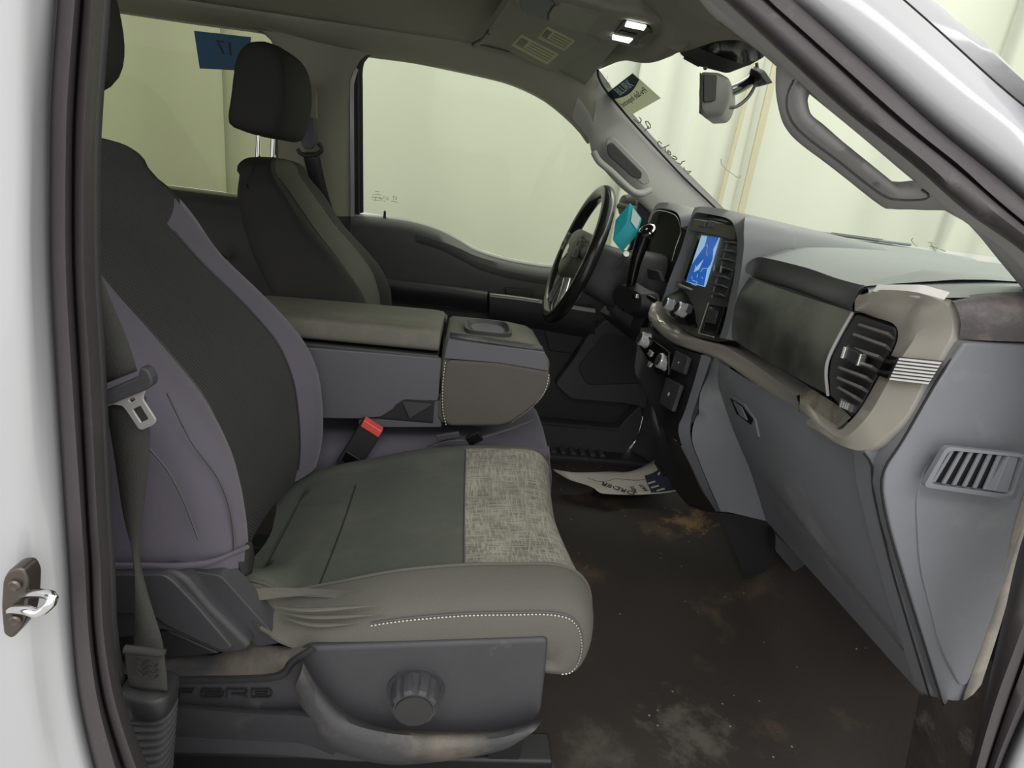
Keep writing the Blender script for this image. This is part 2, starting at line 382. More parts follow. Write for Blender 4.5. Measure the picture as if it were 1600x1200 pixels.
for (c, r, k_), colr_ in zip(P_, (srgb(176, 140, 100), srgb(120, 98, 76), srgb(124, 118, 110), srgb(112, 106, 98), srgb(96, 80, 68))):
    vd = N.new('ShaderNodeVectorMath'); vd.operation = 'DISTANCE'; L.new(tc.outputs['Object'], vd.inputs[0]); vd.inputs[1].default_value = tuple(c)
    mr_ = N.new('ShaderNodeMapRange'); mr_.inputs[1].default_value = 0; mr_.inputs[2].default_value = r; mr_.inputs[3].default_value = .34; mr_.inputs[4].default_value = -.25; L.new(vd.outputs['Value'], mr_.inputs[0])
    ad_ = N.new('ShaderNodeMath'); ad_.operation = 'ADD'; L.new(mr_.outputs[0], ad_.inputs[0]); L.new(nz.outputs['Fac'], ad_.inputs[1])
    m3 = N.new('ShaderNodeMapRange'); m3.inputs[1].default_value = .60; m3.inputs[2].default_value = .82; m3.inputs[4].default_value = k_; L.new(ad_.outputs[0], m3.inputs[0])
    mxx = N.new('ShaderNodeMix'); mxx.data_type = 'RGBA'; L.new(m3.outputs[0], mxx.inputs[0]); L.new(prev, mxx.inputs[6]); mxx.inputs[7].default_value = colr_; prev = mxx.outputs[2]
vo_ = N.new('ShaderNodeTexVoronoi'); vo_.inputs['Scale'].default_value = 42; L.new(tc.outputs['Object'], vo_.inputs['Vector'])
lt_ = N.new('ShaderNodeMath'); lt_.operation = 'LESS_THAN'; lt_.inputs[1].default_value = .085; L.new(vo_.outputs['Distance'], lt_.inputs[0])
n4 = N.new('ShaderNodeTexNoise'); n4.inputs['Scale'].default_value = 9; L.new(tc.outputs['Object'], n4.inputs['Vector'])
gt_ = N.new('ShaderNodeMath'); gt_.operation = 'GREATER_THAN'; gt_.inputs[1].default_value = .54; L.new(n4.outputs['Fac'], gt_.inputs[0])
mm_ = N.new('ShaderNodeMath'); mm_.operation = 'MULTIPLY'; L.new(lt_.outputs[0], mm_.inputs[0]); L.new(gt_.outputs[0], mm_.inputs[1])
mxx = N.new('ShaderNodeMix'); mxx.data_type = 'RGBA'; L.new(mm_.outputs[0], mxx.inputs[0]); L.new(prev, mxx.inputs[6]); mxx.inputs[7].default_value = srgb(170, 164, 154); prev = mxx.outputs[2]
L.new(prev, bs_.inputs['Base Color'])
fl = finish('floor', mesh_of(V, grid_faces(nx, ny)), M_floor, None, 80, solid=.05, soff=-1); tag(fl, 'dirty dark vinyl truck floor with tan dirt stains', kind='structure')
# --- headliner
V = []; ys = np.linspace(-1, 1, 27); xs = np.linspace(-1.9, .30, 24)
for x in xs:
    yn = -.62+.13*max(0, min(1, (x+.25)/.35))
    for s_ in ys:
        y = s_*.59 if s_ > 0 else -s_*yn
        z = 1.292-.035*(y/.6)**2
        if x > 0: z -= .10*(x/.4)**2
        if y < -.3: z -= .08*((-.3-y)/.2)**2*max(0, min(1, (x+.1)/.4))
        V.append((x, y, z))
hl = finish('ceiling', mesh_of(V, grid_faces(len(xs), len(ys))), M_headl, None, 80, solid=.03, soff=1); tag(hl, 'warm grey fabric headliner', kind='structure')
rf = box('roof_skin', (-2.0, -.60, 1.36), (.36, .62, 1.39), M_white, None, .01); tag(rf, 'white painted roof skin of the truck', kind='structure')
# --- rear cab wall, near rear side shell (light blockers behind the picture)
rw = box('wall_back', (-1.95, -.82, -.1), (-1.88, .85, 1.36), M_headl, None, .0); tag(rw, 'back wall of the truck cab', kind='structure')
# --- roof side rail, far side
low = [(60, -6), (185, 13), (300, 30), (390, 42), (440, 52), (500, 66), (560, 80), (640, 91), (700, 103), (760, 116), (800, 127), (840, 145), (870, 165), (905, 197), (922, 220)]
R0 = fgr(low, .02); R0 = [FG(-300, -60, .02)]+R0
up = []
for i, p in enumerate(R0):
    t = max(0, (p[0]-.0)/.36)
    up.append(np.array([p[0]+.02*t, .575+.02*t, min(1.262, p[2]+.05)-.0*t]))
up[-1] = on_ws(936, 122); up[-2] = on_ws(930, 116)+np.array([-.03, 0, 0]); up[-3] = on_ws(925, 112)+np.array([-.09, -.0, .005])
mid = [a*.45+b*.55+np.array([0, -.012, -.004]) for a, b in zip(R0, up)]
rr = loft('trim_1', [[p+np.array([0, .05, -.002]) for p in R0], R0, mid, up], M_headl, None, n=60, k=3, sh=80, solid=.004); tag(rr, 'dark grey roof side rail lining above the driver side windows', kind='structure')
# --- B pillar, far side
br = fgr([(600, 76), (572, 81), (556, 93), (546, 113), (541, 150), (540, 250), (540, 338)], .03)
bm_ = fgr([(505, 66, .022), (500, 80, .03), (497, 110, .045), (496, 160, .06), (495, 250, .072), (500, 338, .075)], .0)
bl = fgr([(395, 44), (414, 50), (428, 66), (436, 90), (437, 150), (438, 250), (445, 338)], .03)
bp = thing('trim_2', 'grey B pillar trim behind the driver seat', None, (W(490, 338, y=.72)), kind='structure')
loft('pillar_cover', [[p+np.array([.012, .04, 0]) for p in br], br, bm_, bl, [p+np.array([-.012, .05, 0]) for p in bl]], M_headl, bp, n=40, k=4, sh=70)
lo2 = [fgr([(549, 338), (549, 400), (552, 470)], .03), fgr([(497, 338), (497, 400), (500, 470)], .075), fgr([(436, 338), (436, 400), (440, 480)], .03)]
loft('lower_cover', lo2, M_doordk, bp, n=12, k=4, sh=70)
# pale flange strip between pillar and front door
loft('flange', [fgr([(541, 350), (540, 150), (546, 113), (557, 94), (576, 83), (640, 92.5)], .018), fgr([(551, 352), (549, 150), (552, 118), (561, 99), (578, 86), (640, 94)], .012)], M_headl, bp, n=40, sh=80)
loft('door_edge', [fgr([(548, 400), (548, 330), (547, 150), (550, 120), (556, 105)], .036), fgr([(554, 400), (554, 330), (553, 150), (555, 125), (560, 109)], .032)], M_white, bp, n=40, sh=80)
# --- front door window: black run channel, glass
win = [(568, 331), (567, 140), (567, 108), (572, 92), (586, 83), (640, 92), (700, 105), (760, 118), (800, 129), (840, 147), (870, 167), (920, 215), (960, 255), (1010, 300), (1040, 330), (1045, 430), (960, 425), (870, 414), (840, 411), (790, 402), (745, 388), (720, 374), (690, 358), (650, 345), (600, 337)]
g1 = thing('window_1', 'pale driver door window glass', None, FG(800, 405), kind='structure')
slab('glass', [FG(*p) for p in win], (0, .004, .0009), G_side, g1, bevel=0)
tube('run_channel', resample(fgr([(560, 336), (559, 140), (560, 108), (566, 94), (580, 84), (640, 89.5), (700, 102), (760, 115), (800, 126), (840, 144), (870, 163), (915, 208), (960, 255)], .006), 60), .007, M_black, g1, seg=8, flat=.7)
loft('black_border', [fgr([(553, 336), (553, 140), (556, 112), (562, 98), (574, 88)], .004), fgr([(568, 332), (567, 140), (567, 110), (571, 95), (582, 85)], .002)], M_black, g1, n=30, sh=80)
# etched glass marks
def strokes(name, S, fn, r, m, parent):
    V = []; F = []
    for s in S:
        P = [fn(*p) for p in s]; P, N = frames(P); b = len(V)
        for i, p in enumerate(P):
            u, v = N[i]
            for k in range(4):
                a = 2*math.pi*k/4; V.append(p+r*(math.cos(a)*u+math.sin(a)*v))
        F += grid_faces(len(P), 4, cv=True, base=b)+[tuple(range(b, b+4)), tuple(range(b+(len(P)-1)*4, b+len(P)*4))]
    return finish(name, mesh_of(V, F), m, parent, 80)
S = [[(586, 299), (593, 300)], [(582, 305), (590, 303), (596, 305)], [(581, 308), (599, 310)], [(583, 311), (585, 313), (597, 313)], [(588, 307), (586, 313)], [(592, 307), (596, 312)], [(598, 309), (600, 306), (602, 310)], [(604, 309), (607, 309), (607, 312), (604, 312), (604, 309)], [(599, 314), (602, 315)],
     [(615, 306), (615, 312)], [(614, 308), (615, 306), (616, 308)], [(619, 306), (619, 312)], [(618, 310), (619, 312), (620, 310)], [(611, 314), (622, 316)]]
strokes('glass_marking', S, lambda x, y: FG(x, y, .003), .0006, M_ink, g1)
pn = lathe('lock_pin', FG(601, 338, .02), (0, 0, 1), [(.006, -.004), (.0045, .0), (.004, .012), (.0045, .016), (.001, .018)], M_black, g1, seg=12)
# --- rear door window
rwin = [(60, 270), (60, -5), (185, 13), (300, 30), (390, 42), (414, 52), (428, 70), (433, 95), (434, 240), (434, 312), (336, 298), (230, 285)]
g2 = thing('window_2', 'tinted rear door window on the driver side', None, FG(300, 295), kind='structure')
slab('glass', [FG(*p) for p in [(-200, 235), (-200, -40)]+rwin[1:]], (0, .004, .0009), G_rear, g2, bevel=0)
tube('seal', resample(fgr([(60, -7), (185, 12), (300, 29), (390, 41), (415, 50), (430, 68), (434, 95), (435, 240), (435, 315)], .006), 50), .007, M_black, g2, seg=8)
box('divider_block', FG(424, 241, .02), FG(436, 217, -.0), M_black, g2, .001)
# blue sticker with mirrored 17
sq = [FG(303, 48, .004), FG(392, 58, .004), FG(390, 111, .004), FG(312, 107, .004)]
st = thing('window_sticker', 'dark blue square sticker with mirrored number on the rear door window', 'sticker', FG(350, 109, .004))
slab('sheet', sq, (0, .0006, 0), mat('sticker_blue', srgb(30, 84, 118), .6, var=.06), st, bevel=0)
text('number', '17', FG(352, 76, .0060), (-1, 0, 0), (0, -.22, 1), .050, mat('sticker_ink', srgb(16, 40, 58), .6), st, depth=.0003)
# --- rear door / rear seat shapes behind the front seats
d2 = thing('door_2', 'black rear door panel below the tinted window', None, FG(300, 400, .03), kind='structure')
loft('panel', [fgr([(-200, 238), (60, 268), (230, 287), (336, 300), (440, 313)], .0), fgr([(-200, 243), (60, 274), (230, 293), (336, 306), (440, 319)], .03), fgr([(-200, 260), (60, 290), (230, 306), (336, 320), (440, 332)], .05), [np.array([x, .74, .0]) for x in (-1.9, -1.4, -1, -.6, -.3)]], M_doordk, d2, n=24, k=2, sh=50)
loft('belt_line', [fgr([(60, 268), (230, 286.5), (336, 299.5), (440, 313)], .012), fgr([(60, 272), (230, 291), (336, 304), (440, 317)], .028)], M_headl, d2, n=20, solid=.004)
rb = thing('rear_bench', 'black rear bench seat seen between the front seats', 'seat', (-1.1, .35, .0))
rings('backrest', [fillet([(-1.42+a, -.05-w, z), (-1.25+a, -.05-w, z), (-1.25+a, .66+w, z), (-1.42+a, .66+w, z)], .05) for z, a, w in ((.30, .1, 0), (.45, .06, .01), (.72, -.06, .01), (.80, -.12, -.02))], M_blackf, rb, sh=60)
box('cushion', (-1.25, -.05, .22), (-.74, .66, .42), M_blackf, rb, .05, 4)
tube('latch_strap', [W(330, 388, x=-.78), W(345, 398, x=-.76), W(352, 404, x=-.76)], .006, M_dkplas, rb, seg=6)
# --- driver door
d1 = thing('door_1', 'dark charcoal driver door panel with armrest and map pocket', None, (.3, .74, .0), kind='structure')
belt = [(548, 334), (600, 338), (650, 346), (690, 359), (720, 375), (745, 389), (790, 403), (840, 412), (870, 415), (920, 421), (1000, 432), (1060, 440)]
loft('panel', [fgr(belt, .004), fgr([(x, y+5) for x, y in belt], .03), [W(x, y+16, y=.735) for x, y in belt], rl([(552, 425), (600, 432), (690, 443), (765, 456), (840, 470), (900, 478), (960, 486), (1040, 498)], .735), rl([(552, 470), (600, 480), (765, 500), (900, 512), (1000, 525), (1060, 532)], .745)], M_doorp, d1, n=60, k=2, sh=50)
loft('belt_line', [fgr([(x, y) for x, y in belt], .006), fgr([(x, y+4.5) for x, y in belt], .030)], M_trim, d1, n=60, solid=.003, sh=60)
loft('crease', [[W(x, y+20, y=.733) for x, y in belt[2:]], [W(x, y+27, y=.728) for x, y in belt[2:]], [W(x, y+36, y=.735) for x, y in belt[2:]]], M_doordk, d1, n=60, sh=80)
loft('lower_panel', [rl([(552, 470), (765, 490), (900, 512), (1060, 532)], .745), rl([(560, 600), (760, 620), (880, 640), (1010, 655)], .745), rl([(570, 715), (760, 720), (870, 722), (930, 724), (968, 714), (990, 688), (1003, 650)], .745)], M_doordk, d1, n=40, k=3, sh=60)
# armrest: pad + switch panel
ap = [(585, 431), (640, 438), (700, 445), (762, 454)]; 
loft('armrest_pad', [rl(ap, .735), rl([(x, y+2) for x, y in ap], .69), rl([(x-1, y+8) for x, y in ap], .672), rl([(x-1, y+18) for x, y in ap], .675), rl([(x, y+36) for x, y in ap], .72)], M_dkplas, d1, n=20, k=3, sh=60, caps=True)
sp = [(765, 457), (800, 461), (842, 467), (880, 474), (930, 482)]
loft('switch_panel', [rl(sp, .735), rl([(x, y+1) for x, y in sp], .68), rl([(x, y+5) for x, y in sp], .665), rl([(x, y+32) for x, y in sp], .675), rl([(x, y+48) for x, y in sp], .73)], M_dkplas, d1, n=20, k=2, sh=45, caps=True)
loft('chrome_edge', [rl([(x, y+1.5) for x, y in sp[:3]], .667), rl([(x, y+4) for x, y in sp[:3]], .663)], M_trim, d1, n=10, solid=.002)
slab('window_switch', rl([(788, 448), (832, 452), (830, 468), (792, 464)], .733), (0, -.012, 0), M_black, d1, .003)
slab('speaker_bulge', fillet(rl([(867, 601), (900, 556), (920, 522), (945, 501), (972, 503), (1010, 520), (1012, 640), (985, 632), (892, 624)], .70), .02), (0, .05, 0), M_doorp, d1, .012, 3)
slab('speaker_grille', fillet(rl([(902, 575), (945, 519), (992, 530), (1005, 600), (917, 602)], .695), .02), (0, .03, 0), M_doordk, d1, .004, 2)
slab('pull_recess', rl([(850, 515), (935, 500), (895, 553), (858, 548)], .735), (0, .01, 0), M_black, d1, .003)
slab('map_pocket', fillet(rl([(840, 659), (967, 670), (974, 660), (1001, 634), (1005, 650), (996, 686), (972, 711), (940, 723), (840, 716)], .69), .012), (0, .05, 0), M_doorp, d1, .008, 3)
slab('pocket_lip', rl([(840, 660), (966, 671), (968, 675), (840, 664)], .688), (0, .006, 0), M_dkplas, d1, .002)
# far sill with ribbed scuff plate
sl = thing('trim_3', 'far door sill with ribbed scuff plate', None, (.4, .70, .0), kind='structure')
box('sill', (-.4, .62, -.02), (.86, .80, .022), M_dkplas, sl, .01)
for i in range(7):
    x = .34+i*.036; box('scuff_rib', (x, .64, .02), (x+.018, .70, .03), M_conside, sl, .002)
loft('kick_panel', [rl([(1008, 600), (1005, 650), (990, 695), (965, 722)], .72), rl([(1035, 610), (1030, 670), (1010, 715), (975, 735)], .66), rl([(1060, 640), (1050, 690), (1030, 725), (1000, 745)], .58)], M_doorp, sl, n=16, k=3, sh=70)
# --- A pillar, far side
A0 = fgr([(895, 187), (918, 215), (926, 240), (940, 259), (968, 290), (1000, 316), (1035, 352)], .02)
A1 = [on_ws(*p, off=.012) for p in ((924, 113), (937, 130), (955, 155), (985, 190), (1020, 229), (1066, 275), (1125, 333))]
Am = [a*.55+b*.45+np.array([-.012, -.018, 0]) for a, b in zip(A0, A1)]
At = thing('trim_4', 'grey A pillar trim beside the driver with a grab handle', None, A0[-1], kind='structure')
loft('pillar_cover', [[p+np.array([.01, .05, 0]) for p in A0], A0, [a*.8+b*.2+np.array([-.010, -.014, 0]) for a, b in zip(A0, A1)], Am, A1, [p+np.array([.02, .0, .01]) for p in A1]], M_trim, At, n=40, k=4, sh=80)
tube('glass_edge', resample([on_ws(*p, off=.022) for p in ((934, 110), (936, 122), (948, 143), (985, 187), (1025, 231), (1068, 277), (1122, 329))], 40), .0035, M_ink, At, seg=6)
# grab handle on the far pillar: recess + bar
hc = lambda px, py, o: FG(px, py, o)
slab('handle_recess', fillet([hc(947, 218, .075), hc(958, 213, .075), hc(1012, 268, .075), hc(1018, 285, .075), hc(1006, 290, .075), hc(950, 240, .075)], .012), (0, .012, 0), M_trim, At, .004)
slab('painted_handle_shade', fillet([hc(949, 226, .08), hc(957, 222, .08), hc(1004, 270, .08), hc(1002, 280, .08), hc(990, 278, .08), hc(950, 242, .08)], .012), (0, .012, 0), M_dkplas, At, .003)  # dark slab painting the shade inside the handle recess
tube('handle_bar', resample([hc(928, 238, .07), hc(936, 252, .085), hc(955, 268, .09), hc(985, 296, .09), hc(1000, 302, .085), hc(1016, 296, .07)], 24), .013, M_trim, At, seg=10, flat=.8)
# black mirror sail and outside mirror
ss = thing('mirror_sail', 'black triangular sail panel at the front of the driver window', 'panel', FG(1010, 380))
slab('panel', [FG(999, 308, .012), FG(1022, 322, .012), FG(1060, 380, .012), FG(1060, 440, .012), FG(965, 425, .012), FG(985, 385, .012)], (0, .02, 0), M_black, ss, .002)
om = thing('side_mirror', 'black outside mirror seen through the driver window', 'mirror', W(985, 325, y=.95))
lathe('housing', W(984, 322, y=.95), (1, .2, 0), [(.005, -.04), (.035, -.03), (.045, 0), (.035, .03), (.005, .04)], M_black, om, seg=20)
tube('arm', [W(984, 322, y=.95), W(968, 322, y=.93), W(1004, 330, y=.84)], .012, M_black, om, seg=8)
# ================================================================== near door opening
PY = [-260, -60, 0, 140, 245, 420, 600, 810, 885, 990, 1095, 1200, 1270, 1420]
LX = [104, 90, 87, 77, 75, 76, 86, 100, 105, 111, 122, 145, 166, 225]
RX = [176, 162, 159, 149, 144, 144, 154, 163, 168, 172, 191, 228, 262, 345]
def lr(t, y, dx=0): return [W(l+(r-l)*t+dx, p, y=y) for l, r, p in zip(LX, RX, PY)]
bw = loft('body_pillar', [[W(-400, p, y=-.86) for p in PY], [W(-60, p, y=-.862) for p in PY], [W(38+(l-80)*.4, p, y=-.858) for l, p in zip(LX, PY)], [W(46+(l-80)*.6, p, y=-.850) for l, p in zip(LX, PY)], [W(l-16, p, y=-.846) for l, p in zip(LX, PY)], lr(.02, -.832)], M_white, None, n=60, k=4, sh=80)
bw.name = 'trim_10'; tag(bw, 'white painted door pillar beside the front passenger seat', kind='structure')
wsL = loft('door_seal', [lr(0, -.806), lr(.04, -.832), lr(.2, -.846), lr(.42, -.846), lr(.53, -.838), lr(.58, -.826), lr(.63, -.838), lr(.78, -.842), lr(.93, -.826), lr(1.0, -.79), lr(1.0, -.765, 4)], M_rubber, None, n=60, k=2, sh=80)
tag(wsL, 'dark rubber door seal running down the white rear door pillar', 'seal')
# inner shell behind the near pillar (belt pillar trim + rear side of the cab)
loft('wall_near', [lr(1.0, -.74, 8), [p+np.array([-.10, .02, 0]) for p in lr(1.0, -.72, 8)], [p+np.array([-.5, .0, 0]) for p in lr(1.0, -.72, 8)]], M_doordk, None, n=30, solid=.006).name = 'trim_5'
tag(bpy.data.objects['trim_5'], 'dark inner cover of the near B pillar', kind='structure')
# striker
sk = thing('door_striker', 'steel door striker loop bolted to the white pillar', 'striker', W(24, 995, y=-.862))
slab('plate', fillet(rl([(3, 905), (14, 890), (34, 888), (44, 905), (43, 945), (38, 975), (18, 1000), (4, 992), (0, 950)], -.880), .008), (0, .014, 0), M_steel, sk, .0025)
for (px, py) in ((25, 913), (26, 968)):
    lathe('screw', W(px, py, y=-.880), (0, -1, 0), [(.0040, 0), (.0040, .0015), (.0030, .0026), (.001, .002)], M_steel, sk, seg=12)
tube('loop', resample([W(15, 955, y=-.876), W(22, 952, y=-.888), W(40, 953, y=-.905), W(58, 958, y=-.91), W(72, 950, y=-.91), W(83, 937, y=-.91), W(76, 929, y=-.905), W(58, 927, y=-.895), W(35, 930, y=-.876)], 40), .0030, M_chrome, sk, seg=10)
# A pillar seal (continues down in front of the dash end)
AI = [(1040, -80, -.52), (1133, 0, -.56), (1236, 94, -.60), (1320, 171, -.63), (1425, 255, -.67), (1512, 332, -.70), (1600, 395, -.725), (1670, 470, -.75), (1705, 580, -.765), (1690, 690, -.77), (1650, 765, -.772), (1602, 836, -.774), (1565, 985, -.776), (1527, 1150, -.776), (1500, 1270, -.776)]
AO = [(1150, -80, -.55), (1240, 0, -.59), (1355, 101, -.63), (1460, 196, -.665), (1545, 265, -.69), (1600, 311, -.715), (1690, 395, -.745), (1765, 480, -.775), (1800, 600, -.79), (1780, 760, -.80), (1735, 860, -.80), (1680, 950, -.80), (1625, 1060, -.80), (1570, 1180, -.80), (1530, 1290, -.80)]
def pre(P): p = proj(P); return (p[0], p[1], P[1])
AI0, AO0 = AI, AO
AI = [pre(p) for p in ((-.75, -.58, 1.25), (-.35, -.57, 1.24), (-.05, -.545, 1.205))]+AI0; AO = [pre(p) for p in ((-.75, -.66, 1.26), (-.35, -.65, 1.25), (-.05, -.60, 1.22))]+AO0
def lerp_r(t, dy=0): return [W(a[0]+(b[0]-a[0])*t, a[1]+(b[1]-a[1])*t, y=a[2]+(b[2]-a[2])*t+dy) for a, b in zip(AI, AO)]
sr = loft('door_seal', [lerp_r(-.02, .03), lerp_r(.0, 0), lerp_r(.08, -.018), lerp_r(.3, -.026), lerp_r(.5, -.020), lerp_r(.58, -.006), lerp_r(.64, -.016), lerp_r(.82, -.016), lerp_r(.97, -.006), lerp_r(1.0, .02)], M_rubber, None, n=130, k=2, sh=80)
tag(sr, 'dark rubber door seal along the sloping windshield pillar', 'seal')
# white outer A pillar
wo = [lerp_r(.97, .012), [W(p[0]+22, p[1]-10, y=p[2]-.012) for p in AO], [W(p[0]+70, p[1]-40, y=p[2]-.022) for p in AO], [W(p[0]+104, p[1]-58, y=p[2]-.016) for p in AO]]
wp = loft('body_pillar', wo, M_white, None, n=110, k=4, sh=80); wp.name = 'trim_11'; tag(wp, 'white painted windshield pillar of the door opening', kind='structure')
q = [pre(p) for p in ((-.75, -.64, 1.36), (-.35, -.63, 1.35), (-.05, -.60, 1.30))]+[(1330, -110, -.56), (1456, 0, -.615), (1525, 58, -.65), (1600, 130, -.69), (1700, 225, -.735), (1800, 330, -.77)]
w2a = resample([W(p[0]+107, p[1]-60, y=p[2]-.012) for p in AO[:10]], 60); w2q = resample(rl(q), 60)
w2 = [w2a, [a*.5+b*.5+np.array([-.002, -.006, .004]) for a, b in zip(w2a, w2q)], w2q, [p+np.array([.05, .06, .02]) for p in w2q]]
wq = loft('drip_rail', w2, M_white, None, n=60, k=4, sh=80); wq.name = 'trim_6'; tag(wq, 'white painted outer roof pillar edge beyond the seam', kind='structure')
loft('seam_gap', [[W(p[0]+100, p[1]-56, y=p[2]-.008) for p in AO0[:8]], [W(p[0]+111, p[1]-62, y=p[2]-.004) for p in AO0[:8]]], M_trim, wp, n=30)
# inner A pillar trim with grab handle
si = [(1040, -80, -.50), (1100, 10, -.51), (1141, 46, -.525), (1190, 84, -.54), (1222, 112, -.55), (1264, 147, -.565), (1345, 213, -.595), (1428, 283, -.63), (1505, 343, -.655), (1568, 416, -.675), (1610, 465, -.69), (1680, 540, -.71)]
se = [(a[0]-0, a[1]+0, a[2]) for a in AI0[:8]]
so = rl(si); sE = rl(se)
at = thing('trim_7', 'grey windshield pillar trim beside the passenger with a scuffed grab handle', None, so[-2], kind='structure')
cr = [resample(sE, 40)[i]*.45+resample(so, 40)[i]*.55+np.array([0, -.012, .004]) for i in range(40)]
loft('pillar_cover', [[p+np.array([0, .02, 0]) for p in sE], sE, cr, so, [p+np.array([.03, .05, .03]) for p in so]], M_trim, at, n=60, k=4, sh=80)
loft('upper_return', [so[:5], [p+np.array([.04, .08, .055]) for p in so[:5]], [p+np.array([.03, .20, .12]) for p in so[:5]]], M_headl, at, n=16, k=2)
M_hnd = mat('handle_scuffed_grey', srgb(150, 149, 148), .55, var=.06, vs=14, dirt=srgb(84, 80, 80), dirt_s=26, dirt_t=(.60, .68))
# handle: rounded ring lofted from silhouette edge to the hole edge
sil = [(1212, 105, -.545), (1211, 140, -.55), (1216, 170, -.55), (1226, 198, -.55), (1250, 225, -.55), (1300, 263, -.565), (1372, 319, -.595), (1392, 326, -.60), (1435, 328, -.62), (1482, 330, -.64), (1508, 346, -.655)]
hol = [(1262, 146, -.57), (1258, 158, -.57), (1259, 170, -.57), (1262, 179, -.57), (1275, 190, -.572), (1320, 228, -.585), (1382, 279, -.61), (1396, 284, -.615), (1410, 284, -.62), (1424, 283, -.63), (1430, 284, -.635)]
A_, B_ = rl(sil), rl(hol); mid = [a*.5+b*.5+np.array([-.004, -.026, .0]) for a, b in zip(A_, B_)]
q1 = [a*.82+b*.18+np.array([-.002, -.017, 0]) for a, b in zip(A_, B_)]; q2 = [a*.15+b*.85+np.array([-.002, -.017, 0]) for a, b in zip(A_, B_)]
bk = [a*.5+b*.5+np.array([.015, .03, .0]) for a, b in zip(A_, B_)]
loft('grab_handle', [bk, A_, q1, mid, q2, B_, bk], M_hnd, at, n=60, k=3, sh=80)
tube('handle_parting_line', resample(rl([(1240, 125, -.585), (1230, 150, -.588), (1232, 178, -.588), (1252, 207, -.588), (1310, 252, -.602), (1376, 303, -.632), (1405, 312, -.645), (1440, 312, -.656), (1452, 306, -.662), (1440, 296, -.655)]), 60), .0011, M_dkplas, at, seg=5)
# near kick panel and sill under the dash end
ks = thing('trim_8', 'worn carpeted kick panel under the dash end', None, W(1460, 1200, y=-.70), kind='structure')
M_carpet = mat('worn_carpet', srgb(64, 60, 58), .95, var=.35, vs=28, bump=.9, bs=120, dirt=srgb(110, 104, 98), dirt_s=20, dirt_t=(.55, .7), spec=.1)
loft('carpet', [rl([(1436, 1085, -.66), (1428, 1130, -.66), (1414, 1200, -.66), (1400, 1290, -.66)]), rl([(1470, 1090, -.70), (1470, 1140, -.71), (1462, 1200, -.71), (1450, 1290, -.71)]), rl([(1515, 1090, -.73), (1512, 1140, -.74), (1505, 1200, -.745), (1490, 1290, -.75)]), rl([(1580, 1000, -.76), (1560, 1100, -.765), (1530, 1200, -.77), (1510, 1290, -.775)])], M_carpet, ks, n=20, k=4, sh=80)
box('sill', (-.45, -.84, -.06), (1.0, -.70, .10), M_dkplas, ks, .015)
